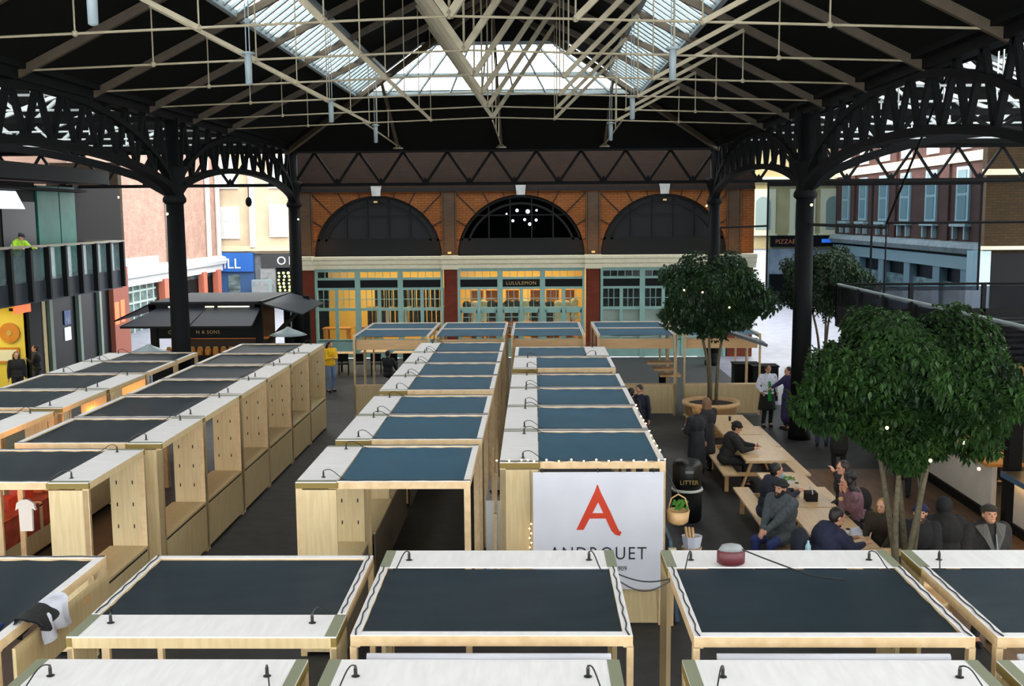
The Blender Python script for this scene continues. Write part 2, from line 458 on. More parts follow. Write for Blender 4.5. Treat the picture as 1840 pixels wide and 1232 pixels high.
# ================================================================ shopfronts
def shopfront(idx, x0, x1, low, blinds, sign=None):
    w = struct('window_shop_%d' % idx)
    n = 3; dx = (x1 - x0) / n
    fr = MB(); mun = MB()
    y0, y1 = YW + 0.05, YW + 0.17
    def hrail(z0, z1, a=x0, c=x1): fr.box(a, c, y0, y1, z0, z1)
    hrail(3.66, 3.8); hrail(3.32, 3.42); hrail(2.9, 3.0); hrail(2.02, 2.14)
    hrail(0.0, 0.75); hrail(0.72, 0.8)
    for k in range(n + 1):
        x = x0 + k * dx; wd = 0.11
        fr.box(max(x0, x - wd), min(x1, x + wd), y0 - 0.04, y1, 0, 3.8)
    for k in range(n):
        x = x0 + (k + .5) * dx
        fr.box(x - 0.07, x + 0.07, y0 - 0.01, y1, 0, 2.95)
    for k in range(n):
        a = x0 + k * dx + .11; c = x0 + (k + 1) * dx - .11
        for j in range(1, 5): mun.box(a + (c - a) * j / 5 - .013, a + (c - a) * j / 5 + .013, y0 + .04, y0 + .08, 3.42, 3.66)
        for h in (0, 1):
            p = a + h * (c - a) / 2 + .05 * h; q = p + (c - a) / 2 - .08
            for j in (1, 2): mun.box(p + (q - p) * j / 3 - .014, p + (q - p) * j / 3 + .014, y0 + .04, y0 + .08, 2.14, 2.9)
            mun.box(p, q, y0 + .04, y0 + .08, 2.49, 2.52)
            if low:
                mun.box((p + q) / 2 - .015, (p + q) / 2 + .015, y0 + .04, y0 + .08, 0.8, 2.02)
                for z in (1.3, 1.7): mun.box(p, q, y0 + .04, y0 + .08, z, z + .03)
                fr.box(p - .02, p + .05, y0, y0 + .1, .8, 2.02); fr.box(q - .05, q + .03, y0, y0 + .1, .8, 2.02); fr.box(p, q, y0, y0 + .1, 1.9, 2.02)
    obj('window_frame', fr, M['teal_paint'], w)
    obj('glazing_bar', mun, M['teal_paint'], w)
    obj('pane', MB().box(x0, x1, y0 + .05, y0 + .06, 0.8, 2.02).box(x0, x1, y0 + .05, y0 + .06, 2.14, 2.9).box(x0, x1, y0 + .05, y0 + .06, 3.42, 3.66), M['win_glass'], w)
    for k in range(n):
        a = x0 + k * dx + .1; c = x0 + (k + 1) * dx - .1
        p = obj('sign_panel', MB().box(a, c, y0 + .01, y0 + .05, 3.0, 3.32), M['black_paint'], w)
        if sign and k == 1: text('lettering', sign, 0.2, ((a + c) / 2, y0 - .002, 3.09), (R(90), 0, 0), M['gold_ink'], p, 0.004, 'CENTER', 1.15, label='gold shop name lettering')
    if blinds:
        obj('blind', MB().box(x0, x1, y1 + .05, y1 + .07, 0.8, 2.0), M['white_paint'], w)
shopfront(1, -9.3, -3.86, False, False)
shopfront(2, -3.25, 2.12, True, False, 'LULULEMON')
shopfront(3, 2.77, 8.05, False, True)

# shop interior shell and warm lights
b = MB(); b.box(-9.8, 2.3, 49.5, 49.7, 0, 4.1); b.box(-9.8, -9.7, YW + .5, 49.5, 0, 4.1); b.box(2.2, 2.35, YW + .5, 49.5, 0, 4.1); b.box(-3.6, -3.5, YW + .5, 49.5, 0, 4.1)
struct('wall_shop_interior', b, M['warm_wall'])
struct('ceiling_shop', MB().box(-9.8, 2.3, YW + .5, 49.5, 4.0, 4.08), M['warm_wall'])
struct('floor_shop', MB().box(-9.8, 8.9, YW + .5, 49.5, 0, 0.05), M['warm_wood'])
for x in (-8.2, -6.4, -4.7, -2.3, -0.6, 1.1):
    lamp('shop_ceiling_light', 'AREA', (x, 47, 3.9), 150, (1, 0.8, 0.45), 1.0, (0, 0, 0), 3.0)
# hanging clothes on rails in the first bay
for k, (y, xa, xb, z) in enumerate([(45.5, -6.9, -3.95, 2.95), (45.9, -7.3, -3.95, 2.08)]):
    t = thing('clothes_rail', ['upper brass clothes rail full of hanging garments in the shop window', 'lower brass clothes rail behind the window glass'][k], 'rail', (0, y, 0), 0, 'clothes rails')
    obj('rod', MB().tube([(xa, 0, z), (xb, 0, z)], 0.015, 6), M['gold_ink'], t)
    for x in (xa, xb): obj('upright', MB().tube([(x, 0, 0.05), (x, 0, z)], 0.015, 6), M['gold_ink'], t)
gcols = [col(24, 22, 22), col(40, 34, 30), col(24, 28, 38), col(200, 190, 160), col(120, 20, 24), col(30, 30, 30), col(60, 40, 26), col(210, 200, 190)]
gm = [mat('garment_%d' % i, c, 0.8) for i, c in enumerate(gcols)]
gn = ['black', 'dark brown', 'navy', 'cream', 'dark red', 'charcoal', 'brown', 'off-white']
ORD_ = ['first', 'second', 'third', 'fourth', 'fifth', 'sixth', 'seventh', 'eighth', 'ninth', 'tenth', 'eleventh', 'twelfth', 'thirteenth']
for y, z, n, xa, xb, LN in ((45.5, 2.92, 15, -6.8, -4.0, 0.8), (45.9, 2.05, 17, -7.2, -4.0, 0.9)):
    for i in range(n):
        x = xa + (xb - xa) * i / (n - 1); gi = random.choice([0, 0, 5, 2, 1, 6, 0, 5, 3, 4, 0, 7])
        b = MB(); w = 0.2; th = random.uniform(.055, .085); ln = LN * random.uniform(.85, 1.15)
        b.hexa([(x - th, y - w, z - ln), (x + th, y - w, z - ln), (x + th, y + w, z - ln), (x - th, y + w, z - ln),
                (x - th, y - w * .8, z - .1), (x + th, y - w * .8, z - .1), (x + th, y + w * .8, z - .1), (x - th, y + w * .8, z - .1)])
        b.prism([(y - w * .8, z - .1), (y + w * .8, z - .1), (y + .03, z), (y - .03, z)], 'x', x - th, x + th)
        b.tube([(x, y, z), (x, y, z + .05)], .006, 4)
        solo('hanging_garment', '%s garment hanging on the %s shop rail, %s from the teal corner post' % (gn[gi], 'upper' if z > 2 else 'lower', ['first', 'second', 'third', 'fourth', 'fifth', 'sixth', 'seventh', 'eighth', 'ninth', 'tenth', 'eleventh', 'twelfth', 'thirteenth', 'fourteenth', 'fifteenth', 'sixteenth', 'seventeenth'][n - 1 - i]),
             'clothes', b, gm[gi], 'clothes in the shop window')
for k, (x, z) in enumerate([(-8.6, 1.15), (-7.2, 1.2)]):
    t = thing('display_table', ['low honey-coloured display table at the outer end of the shop window', 'tall honey-coloured display plinth beside the clothes rails'][k], 'table', (x, 45.6, 0.05), 0, 'shop display tables')
    obj('table_top', MB().box(-.6, .6, -.35, .35, z - .05, z), M['warm_wood'], t)
    obj('body', MB().box(-.55, .55, -.3, .3, 0, z - .05) if k else MB().box(-.55, -.45, -.3, .3, 0, z - .05).box(.45, .55, -.3, .3, 0, z - .05), M['warm_wood'], t)
for k, x in enumerate((-2.6, -1.9, -1.0, 0.1, 0.8, 1.5)):
    t = thing('display_shelf', 'warm-lit wooden shelf unit behind the sign bay, %s from the clothes shop pier' % ['first', 'second', 'third', 'fourth', 'fifth', 'sixth'][k], 'shelf', (x, 47.5, 0.05), 0, 'shelf units behind the sign bay')
    obj('frame', MB().box(-.3, -.27, -.2, .2, 0, 2.8).box(.27, .3, -.2, .2, 0, 2.8).box(-.3, .3, .18, .2, 0, 2.8), M['warm_wood'], t)
    for z in (.6, 1.1, 1.6, 2.1, 2.6): obj('shelf', MB().box(-.28, .28, -.2, .2, z, z + .03), M['warm_wood'], t)
for k in range(14):
    x = -2.95 + k * .36; g = random.choice([0, 3, 7, 1, 5])
    z = random.choice([1.9, 1.95, 2.0])
    b = MB(); b.lathe([(.03, .42), (.1, .4), (.19, .3), (.15, 0), (.16, -.35), (.17, -.5)], (x, 45.7, z), 10, 1, .5)
    solo('shop_mannequin', '%s torso form behind the sign bay glass, %s from the clothes shop pier' % (gn[g], (ORD_ + ['fourteenth'])[k]), 'mannequin', b, gm[g], 'torso forms behind the sign bay', True)

# ================================================================ roof
YH = 41.0
Y0 = -8.0
zr = lambda u: ZE + SL * (W8 - u)
def hipY(u): return YH - (W8 - u)
def slope_panel(sgn, ua, ub, th=0.12, yA=Y0):
    pts = [(CX + sgn * ub, yA, zr(ub)), (CX + sgn * ub, hipY(ub), zr(ub)), (CX + sgn * ua, hipY(ua), zr(ua)), (CX + sgn * ua, yA, zr(ua))]
    if sgn > 0: pts = pts[::-1]
    b = MB(); n = [Vector(p) for p in pts]
    b.hexa([*n, *[p + Vector((0, 0, th)) for p in n]]); return b
for sgn, nm in ((-1, 'west'), (1, 'east')):
    struct('ceiling_%s_lower' % nm, slope_panel(sgn, 5.03, W8 + .3), M['roof'])
    struct('ceiling_%s_upper' % nm, slope_panel(sgn, 0, 3.76), M['roof'])
# hip end
def hip_pt(y, u): return (CX + u, y, ZE + SL * (YH - y))
def hip_quad(ya, yb):
    ua, ub = W8 - (YH - ya), W8 - (YH - yb)
    return [hip_pt(ya, -ua), hip_pt(ya, ua), hip_pt(yb, ub), hip_pt(yb, -ub)]
b = MB()
for ya, yb in ((32.73, 35.1), (37.75, 41.3)):
    q = [Vector(p) for p in hip_quad(ya, yb)]; b.hexa([*q, *[p + Vector((0, 0, .12)) for p in q]])
struct('ceiling_hip', b, M['roof'])
def skylight(name, quad, nbars, rails, barm):
    q = [Vector(p) for p in quad]     # low-a, low-b, high-b, high-a
    w = struct(name)
    up = Vector((0, 0, .05))
    obj('pane', MB().hexa([*[p + up for p in q], *[p + up * 1.3 for p in q]]), M['sky_glass'], w)
    b = MB()
    for i in range(nbars + 1):
        f = i / nbars
        b.beam(q[0].lerp(q[1], f), q[3].lerp(q[2], f), .055, .08)
    for f in rails: b.beam(q[0].lerp(q[3], f), q[1].lerp(q[2], f), .12, .14)
    obj('glazing_bar', b, barm, w)
for sgn, nm in ((-1, 'west'), (1, 'east')):
    q = [(CX + sgn * 5.03, Y0, zr(5.03)), (CX + sgn * 5.03, hipY(5.03), zr(5.03)), (CX + sgn * 3.76, hipY(3.76), zr(3.76)), (CX + sgn * 3.76, Y0, zr(3.76))]
    skylight('window_skylight_' + nm, q, 95, (0.0, 1.0), M['grey_steel'])
q = hip_quad(37.75, 35.1)
skylight('window_skylight_hip', [q[0], q[1], q[2], q[3]], 9, (0.0, 0.38, 1.0), M['grey_steel'])

# ---- trusses
ORD = ['first', 'second', 'third', 'fourth', 'fifth', 'sixth', 'seventh', 'eighth', 'ninth', 'tenth', 'eleventh', 'twelfth', 'thirteenth']
def truss(label, y, cx=CX, group='roof trusses of the main nave', m=('cream_steel', 'tan_steel')):
    t = thing('roof_truss', label, 'roof truss', (cx, y, 0), 0, group)
    zb = lambda u: 8.67 + .28 * (1 - u / W8)
    zt = lambda u: zr(u) - .1
    for s in (-1, 1):
        obj('rafter', MB().beam((0, 0, zt(0)), (s * W8, 0, zt(W8)), .1, .16), M[m[1]], t)
        for u in (1.88, 3.76, 5.64):
            obj('hanger', MB().tube([(s * u, 0, zt(u)), (s * u, 0, zb(u))], .014, 6), M[m[0]], t)
        for u, v, w in ((0, 1.88, .16), (1.88, 3.76, .13), (3.76, 5.64, .11)):
            obj('strut', MB().beam((s * u, 0, zb(u)), (s * v, 0, zt(v) - .05), w, w * .7), M[m[0]], t)
        for u in (0, 1.88, 3.76, 5.64): pass
    obj('tie_rod', MB().tube([(-W8, 0, zb(W8)), (0, 0, zb(0)), (W8, 0, zb(W8))], .02, 8), M[m[0]], t)
    obj('king_rod', MB().tube([(0, 0, zt(0)), (0, 0, zb(0))], .022, 6), M[m[0]], t)
    for u in (-5.64, -3.76, -1.88, 0, 1.88, 3.76, 5.64): obj('rod_coupling', MB().ball((u, 0, zb(abs(u))), .05, 8, 6), M[m[0]], t, True)
    return t
TY = [32.7 - 3.3 * k for k in range(9)]
t0 = truss('cream steel roof truss at the foot of the hip skylight, deepest into the hall', TY[0])
for k in range(1, 9):
    c = copy_tree(t0, 'cream steel roof truss, %s one out from the hip skylight' % ORD[k - 1]); c.location.y = TY[k]
# hip half trusses
for k, u in enumerate((-3.95, 0, 3.95)):
    t = thing('hip_truss', ['half truss running to the brick wall on the pale street side', 'half truss running to the brick wall above the sign bay', 'half truss running to the brick wall on the cafe side'][k], 'roof truss', (CX + u, 0, 0), 0, 'half trusses under the hip')
    ya = 32.7 + (abs(u) > 0) * 0
    top = ZE + SL * (YH - max(32.8, 32.73 + abs(u)))
    obj('rafter', MB().beam((0, max(32.8, 32.73 + abs(u)), top - .1), (0, YH, ZE - .05), .1, .14), M['tan_steel'], t)
    obj('tie_rod', MB().tube([(-u * .0, 32.7, 8.85), (0, YH, ZE)], .028, 6), M['cream_steel'], t)
    obj('foot_plate', MB().lathe([(.2, 0), (.2, .04), (.1, .1), (.05, .3), (.05, .35)], (0, YH, 8.55), 10), M['cream_steel'], t)
    for f in (.35, .68):
        y = 32.7 + (YH - 32.7) * f; obj('hanger', MB().tube([(0, y, ZE + SL * (YH - y) - .1), (0, y, 8.8)], .018, 6), M['cream_steel'], t)
for s in (-1, 1):
    solo('hip_rafter', 'diagonal tan hip rafter on the %s side of the skylit hip' % ('pale street' if s < 0 else 'cafe'), 'rafter', MB().beam((CX, 32.73, zr(0) - .22), (CX + s * W8, YH, ZE - .22), .14, .18), M['tan_steel'], 'hip rafters')
# hanging canister lights
HL = [(-5.0, 18.9), (-5.0, 26.5), (-5.0, 33.9), (2.42, 18.9), (2.42, 26.5), (2.42, 33.9), (-5.3, 13.0)]
for k, (x, y) in enumerate(HL):
    t = thing('canister_light', 'grey canister lamp hanging on twin rods, %s of the file over the %s' % (['middle', 'third', 'last', 'middle', 'third', 'last', 'first'][k], 'long counter stalls' if x < 0 else 'bannered stall row'), 'lamp', (x, y, 0), 0, 'hanging canister lamps')
    obj('body', MB().lathe([(.02, 8.3), (.06, 8.32), (.065, 8.8), (.05, 8.84), (.02, 8.86)], n=14), M['grey_steel'], t, True)
    obj('collar', MB().lathe([(.12, 8.83), (.12, 8.86), (.03, 8.88)], n=14), M['grey_steel'], t, True)
    zt = zr(abs(x - CX)) - .05
    obj('rod', MB().tube([(-.03, 0, 8.85), (-.03, 0, zt)], .01, 5), M['grey_steel'], t)
    obj('rod', MB().tube([(.03, 0, 8.85), (.03, 0, zt)], .01, 5), M['grey_steel'], t)

# ================================================================ columns and arcade girders
XL, XR = -9.5, 7.07
def column(x, y, label, r=.25):
    t = thing('iron_column', label, 'column', (x, y, 0), 0, 'cast iron columns')
    obj('base', MB().lathe([(r * 1.2, 0), (r * 1.2, .15), (r * 1.1, .2), (r * 1.06, .5)], n=20), M['iron'], t, True)
    obj('shaft', MB().lathe([(r * 1.06, .5), (r, 2.5), (r * .9, 6.4)], n=24), M['iron'], t, True)
    obj('capital', MB().lathe([(r * .9, 6.35), (r * 1.2, 6.42), (r * 1.2, 6.5), (r, 6.6), (r * .85, 6.75), (r * 1.35, 7.25), (r * 1.35, 7.35), (r * .7, 7.4), (r * .7, 8.6)], n=20), M['iron'], t, True)
    return t
column(XL, 28, 'black iron column rising behind the plywood counter stalls')
column(XL, 42, 'black iron column at the end of the brick wall beside the pale street')
column(XR, 28, 'black iron column between the two round trees')
column(XR - .0, 42, 'black iron column against the far arch of the brick wall')

def girder_y(x, ya, yb, label):
    t = thing('arcade_girder', label, 'girder', (x, 0, 0), 0, 'arched lattice girders')
    L = yb - ya; n = 22
    def zc(y, rise, z0=6.55): f = (y - ya) / L; return z0 + rise * (1 - (2 * f - 1) ** 2) ** .62
    zt = 8.62
    obj('top_chord', MB().beam((0, ya, zt), (0, yb, zt), .3, .2), M['iron'], t)
    b = MB(); a = MB()
    for i in range(n):
        y0, y1 = ya + L * i / n, ya + L * (i + 1) / n
        b.beam((0, y0, zc(y0, .92)), (0, y1, zc(y1, .92)), .26, .16)
        a.beam((0, y0, zc(y0, 1.95)), (0, y1, zc(y1, 1.95)), .2, .14)
    obj('lower_chord', b, M['iron'], t); obj('arch_rib', a, M['iron'], t)
    m = 24; l = MB()
    for i in range(m):
        y0, y1 = ya + .4 + (L - .8) * i / m, ya + .4 + (L - .8) * (i + 1) / m
        p, q = (0, y0, zc(y0, .92)), (0, y1, zt - .05)
        if i % 2: p, q = (0, y0, zt - .05), (0, y1, zc(y1, .92))
        l.beam(p, q, .1, .12)
    obj('lattice', l, M['iron'], t)
    return t
for x, nm in ((XL, 'pale street'), (XR, 'cafe')):
    girder_y(x, 28, 42, 'arched black lattice girder on the %s side, bay reaching the brick wall' % nm)
    girder_y(x, 14, 28, 'arched black lattice girder on the %s side, bay in front of the free column' % nm)
    solo('valley_gutter', 'deep dark gutter beam above the %s side girders' % nm, 'gutter', MB().box(x - .35, x + .3, 4, 41.5, 8.7, 8.95), M['iron'], 'gutter beams')
def girder_x(xa, xb, y, label, zb=7.24):
    t = thing('lattice_girder', label, 'girder', (0, y, 0), 0, 'straight lattice girders')
    obj('top_chord', MB().beam((xa, 0, 8.55), (xb, 0, 8.55), .25, .16, (0, 0, 1)), M['iron'], t)
    obj('bottom_chord', MB().beam((xa, 0, zb), (xb, 0, zb), .22, .12), M['iron'], t)
    n = max(2, round((xb - xa) / .85)); l = MB()
    for i in range(n):
        x0, x1 = xa + (xb - xa) * i / n, xa + (xb - xa) * (i + 1) / n
        l.beam((x0, 0, zb if i % 2 == 0 else 8.5), (x1, 0, 8.5 if i % 2 == 0 else zb), .08, .1)
        if i % 2 == 0: obj('gusset', MB().prism([(x0 - .2, zb), (x0 + .2, zb), (x0, zb + .28)], 'y', -.05, .05), M['iron'], t)
    obj('lattice', l, M['iron'], t)
    return t
girder_x(XL, XR, 42, 'straight black lattice girder crossing in front of the brick arches')
girder_x(-27, XL, 42, 'straight black lattice girder over the pale street opening')
girder_x(XR, 25, 42, 'straight black lattice girder over the far street beyond the cafe')
struct('ceiling_gable_fill', MB().box(XL, 9.2, 41.3, 41.5, 8.62, 9.1).box(-27, XL - .4, 41.7, 41.9, 8.6, 12.9).box(7.6, 24, 41.7, 41.9, 8.6, 12.9), M['roof'])
# transverse arched ribs springing from the free columns into the aisles
def rib(xa, xb, y, label):
    t = thing('arched_rib', label, 'rib', (0, y, 0), 0, 'transverse arched ribs')
    n = 18; b = MB(); c = MB(); L = xb - xa
    z = lambda x: 6.55 + 1.55 * (1 - (2 * (x - xa) / L - 1) ** 2) ** .7
    for i in range(n):
        x0, x1 = xa + L * i / n, xa + L * (i + 1) / n
        b.beam((x0, 0, z(x0)), (x1, 0, z(x1)), .24, .2, (0, 0, 1))
        c.beam((x0, 0, z(x0) if i % 2 else 8.5), (x1, 0, 8.5 if i % 2 else z(x1)), .08, .1)
    obj('rib_chord', b, M['iron'], t); obj('lattice', c, M['iron'], t)
    obj('top_chord', MB().beam((xa, 0, 8.55), (xb, 0, 8.55), .2, .15), M['iron'], t)
    return t
rib(-25.5, XL, 28, 'arched black rib springing into the aisle from the column behind the counter stalls')
rib(XR, 19.5, 28, 'arched black rib springing into the cafe aisle from the column between the trees')

# ---- side aisle roofs with their own skylights and trusses
def side_roof(cx, nm, x_in):
    for s in (-1, 1):
        for k, (ua, ub) in enumerate(((5.4, 8.0), (0, 1.6))):
            q = [Vector((cx + s * ub, Y0, 8.7 + .45 * (8 - ub))), Vector((cx + s * ub, 41.5, 8.7 + .45 * (8 - ub))), Vector((cx + s * ua, 41.5, 8.7 + .45 * (8 - ua))), Vector((cx + s * ua, Y0, 8.7 + .45 * (8 - ua)))]
            if s > 0: q = q[::-1]
            struct('ceiling_%s_aisle_%d%d' % (nm, s + 1, k), MB().hexa([*q, *[p + Vector((0, 0, .1)) for p in q]]), M['roof'])
        skylight('window_%s_aisle_%d' % (nm, s + 1), [(cx + s * 5.4, Y0, 8.7 + .45 * 2.6), (cx + s * 5.4, 41.5, 8.7 + .45 * 2.6), (cx + s * 1.6, 41.5, 8.7 + .45 * 6.4), (cx + s * 1.6, Y0, 8.7 + .45 * 6.4)], 80, (0, .5, 1), M['white_steel'])
    for k in range(6):
        y = 40 - 3.3 * k
        t = thing('aisle_truss', 'pale truss of the %s aisle roof seen through the lattice, %s from the street' % (nm, ORD[k]), 'roof truss', (cx, y, 0), 0, 'trusses of the %s aisle' % nm)
        for s in (-1, 1):
            obj('rafter', MB().beam((0, 0, 12.2), (s * 8, 0, 8.6), .1, .16), M['white_steel'], t)
            for u, v in ((0, 2.6), (2.6, 5.3)): obj('strut', MB().beam((s * u, 0, 8.75), (s * v, 0, 12.1 - .45 * v), .14, .1), M['white_steel'], t)
            for u in (2.6, 5.3): obj('hanger', MB().tube([(s * u, 0, 8.7), (s * u, 0, 12.1 - .45 * u)], .02, 6), M['white_steel'], t)
        obj('tie_rod', MB().tube([(-8, 0, 8.7), (8, 0, 8.7)], .03, 6), M['white_steel'], t)
side_roof(-17.9, 'shop', XL)
side_roof(15.4, 'cafe', XR)
# ================================================================ market stalls
W, L, ZT = 2.36, 2.1, 2.45      # width across (x), bay length (y), top
HW, HL = W / 2, L / 2
def fabric(x0, x1, y0, y1, z, sag=.05, drop=0.0):
    b = MB(); nx, ny = 14, 12
    def f(i, j):
        u, v = i / nx, j / ny
        s = sag * (1 - (2 * u - 1) ** 4) * (1 - (2 * v - 1) ** 4) + .006 * math.sin(i * 1.9 + j * .7) * (0 < i < nx)
        return (x0 + (x1 - x0) * u, y0 + (y1 - y0) * v, z - s)
    for j in range(ny + 1):
        for i in range(nx + 1): b.v.append(f(i, j))
    n0 = len(b.v)
    for j in range(ny + 1):
        for i in range(nx + 1):
            p = f(i, j); b.v.append((p[0], p[1], p[2] - .004))
    for j in range(ny):
        for i in range(nx):
            a = j * (nx + 1) + i
            b.f.append((a, a + 1, a + nx + 2, a + nx + 1)); b.f.append((n0 + a, n0 + a + nx + 1, n0 + a + nx + 2, n0 + a + 1))
    return b
def fin(y, s):
    """upright plywood fin of the cabinet side with dowel holes"""
    b = MB(); b.box(-HW + .0, -HW + .55, y - .018, y + .018, .08, 2.33); return b
def stall(label, cat='market stall', lid=True, end=True, group=None, counter=True):
    t = thing('market_stall', label, cat, (0, 0, 0), 0, group)
    P = .085
    for x, y in ((-HW, -HL), (-HW, HL), (HW, -HL), (HW, HL)):
        sx = 1 if x < 0 else -1; sy = 1 if y < 0 else -1
        obj('post', MB().box(min(x, x + sx * P), max(x, x + sx * P), min(y, y + sy * .05), max(y, y + sy * .05), 0, 2.36), M['timber'], t)
    # roof frame
    xa = -HW + (.56 if lid else 0)
    for s in (-1, 1):
        y = s * (HL - .04)
        obj('roof_beam', MB().box(xa, HW, y - .035, y + .035, 2.35, ZT), M['timber'], t)
        obj('beam_lit_top', MB().box(xa, HW - .002, y - .034, y + .034, ZT, ZT + .006), M['board'], t)  # thin white layer paints in the light on the beam tops
        tp = obj('cable', MB().tube([(xa + (HW - xa) * i / 14, y + .01 * math.sin(i * 2.3), ZT + .012) for i in range(15)], .006, 5), M['plug'], t)
    obj('side_beam', MB().box(HW - .085, HW, -HL + .075, HL - .075, 2.36, ZT), M['timber'], t)
    obj('beam_lit_top', MB().box(HW - .09, HW - .002, -HL + .075, HL - .075, ZT, ZT + .006), M['board'], t)
    if lid:
        obj('lid', MB().box(-HW, -HW + .55, -HL, HL, 2.438, 2.45), M['board'], t)
        for s in (-1, 1):
            y = s * (HL - .02)
            obj('edge_strip', MB().box(-HW - .004, -HW + .58, y - .022, y + .022, 2.36, 2.437), M['olive'], t, label='olive tape strip')
            obj('corner_tape', MB().box(-HW + .002, -HW + .55, s * HL - (.09 if s > 0 else 0) + 0, s * HL + (0 if s > 0 else .09), 2.451, 2.453), M['tape'], t, label='grey-green tape')
            g = obj('power_plug', MB().lathe([(.03, 2.454), (.03, 2.458), (.013, 2.46), (.013, 2.52), (.006, 2.545)], (-HW + .33, s * (HL - .24), 0), 10), M['plug'], t)
            pts = []
            for i in range(9):
                a = i / 8
                pts.append((-HW + .33 + .33 * a, s * (HL - .24) + s * .1 * a, 2.54 + .09 * math.sin(math.pi * min(1, a * 1.15)) * (1 - a) - .1 * a))
            obj('cable', MB().tube(pts, .006, 5), M['plug'], g)
        for s in (-1, 1):
            f = obj('side_panel', MB().box(-HW, -HW + .55, s * (HL - .02) - .02, s * (HL - .02) + .02, .06, 2.34), M['ply'], t)
            h = MB()
            for z in (.95 + .25, 1.55, 1.9):
                for x in (.08, .2, .45):
                    for q in (-s * .0205,): h.box(-HW + x - .01, -HW + x + .01, s * (HL - .02) + q - .0008, s * (HL - .02) + q + .0008, z, z + .06)
            obj('dowel_hole', h, M['gap_black'], f)
        obj('lid_edge', MB().box(-HW, -HW + .03, -HL + .04, HL - .04, 2.345, 2.437), M['ply'], t)
    if counter:
        obj('counter_panel', MB().box(-HW, -HW + .03, -HL + .01, HL - .01, .07, .84), M['ply'], t)
        obj('counter_top', MB().box(-HW - .0, -HW + .6, -HL + .05, HL - .05, .88, .92), M['ply'], t)
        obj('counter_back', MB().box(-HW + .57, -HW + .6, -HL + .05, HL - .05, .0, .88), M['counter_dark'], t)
        obj('shadow_gap', MB().box(-HW + .01, -HW + .05, -HL + .03, HL - .03, .84, .88), M['gap_black'], t)
    obj('roof_fabric', fabric(xa - .0, HW - .085, -HL + .07, HL - .07, 2.43), M['fabric'], t, True, label='slate-blue mesh fabric')
    return t
def put(o, x0, x1, y0, y1, rz=0):
    o.location = ((x0 + x1) / 2, (y0 + y1) / 2, 0); o.rotation_euler = (0, 0, rz)
    dx, dy = x1 - x0, y1 - y0
    if abs(math.sin(rz)) > .5: dx, dy = dy, dx
    o.scale = (dx / W, (dy - .012) / L, 1)
proto = stall('x')
first = [True]
def add_stall(label, group, x0, x1, y0, y1, rz, src=None, blue=False):
    if src is None and first[0]:
        o = proto; first[0] = False; o['label'] = label; o['group'] = group
    else:
        o = copy_tree(src or proto, label, group)
    if blue:
        for c in o.children:
            if c.name.startswith('roof_fabric'):
                c.data = c.data.copy(); c.data.materials[0] = M['fabric_blue']
    put(o, x0, x1, y0, y1, rz); return o
PI = math.pi
# row with the long counter wall (lid on the aisle side, +x)
G = 'stalls of the long plywood counter row'
for i, (a, b_) in enumerate([(27.45, 29.5), (25.35, 27.4), (23.05, 25.25), (20.95, 23.0), (18.55, 20.85), (16.35, 18.5), (13.86, 15.95)]):
    add_stall('plywood stall with slate roof in the long counter row, %s from the black kiosk' % ORD[i], G, -8.3 - .12 * (i == 6), -5.94 - .12 * (i == 6), a, b_, PI)
G = 'stalls of the middle row'
for i, (a, b_) in enumerate([(27.5, 29.6), (25.47, 27.47), (23.38, 25.42), (21.38, 23.35), (18.7, 20.75), (16.55, 18.68), (13.86, 16.15)]):
    add_stall('stall with white lid and blue roof in the middle row, %s from the shopfront end' % ORD[i], G, -3.2 - .04 * (i == 6), -.85 - .03 * (i == 6), a, b_, 0, blue=True)
G = 'stalls of the row ending in the banner'
for i, (a, b_, rz) in enumerate([(26.5, 28.5, PI), (24.4, 26.45, 0), (21.66, 23.55, 0), (19.55, 21.62, 0), (17.3, 19.5, 0), (14.98, 17.26, 0)]):
    add_stall('stall in the row ending in the white banner, %s from the shopfront end' % ORD[i] if i < 5 else 'stall hung with the white banner and fairy bulbs, blue mesh roof', G, -.52, 1.88, a, b_, rz, blue=True)
G = 'stalls of the row by the glazed shop'
for i, (a, b_, rz) in enumerate([(26.05, 27.66, 0), (23.95, 26.0, 0), (21.72, 23.88, PI), (19.5, 21.66, PI), (17.1, 19.2, PI), (14.85, 17.0, PI)]):
    add_stall('low timber stall in the row by the glazed shop, %s from the black kiosk' % ORD[i], G, -11.33, -8.95, a, b_, rz)
# open frame stalls by the shopfront
frame0 = None
G = 'open frame stalls along the shopfront'
k = 0
for yi, (ya, yb) in enumerate(((31.3, 33.25), (33.3, 35.15))):
    for xi, (xa, xb) in enumerate(((-5.45, -3.14), (-3.0, -.88), (-.72, 1.5), (1.85, 4.2), (4.42, 6.72))):
        lb = 'open timber stall by the shopfront, %s from the yellow jacket, %s' % (ORD[xi], ['aisle rank', 'rank nearest windows'][yi])
        if frame0 is None:
            frame0 = stall(lb, lid=False, counter=False, group=G)
            obj('counter_panel', MB().box(-HW, -HW + .03, -HL, HL, .07, .9), M['ply'], frame0)
            obj('counter_top', MB().box(-HW, -HW + .35, -HL, HL, .9, .94), M['timber'], frame0)
            obj('fascia_board', MB().box(-HW + .3, -HW + .33, -HL + .05, HL - .05, 2.0, 2.3), M['ply_warm'], frame0)
            o = frame0
        else: o = copy_tree(frame0, lb, G)
        put(o, xa, xb, ya, yb, PI / 2)
        for c in o.children:
            if c.name.startswith('roof_fabric'): c.data = c.data.copy(); c.data.materials[0] = M['fabric_blue']
        if yi: 
            for c in list(o.children):
                if c.name.startswith(('counter', 'fascia')): bpy.data.objects.remove(c, do_unlink=True)
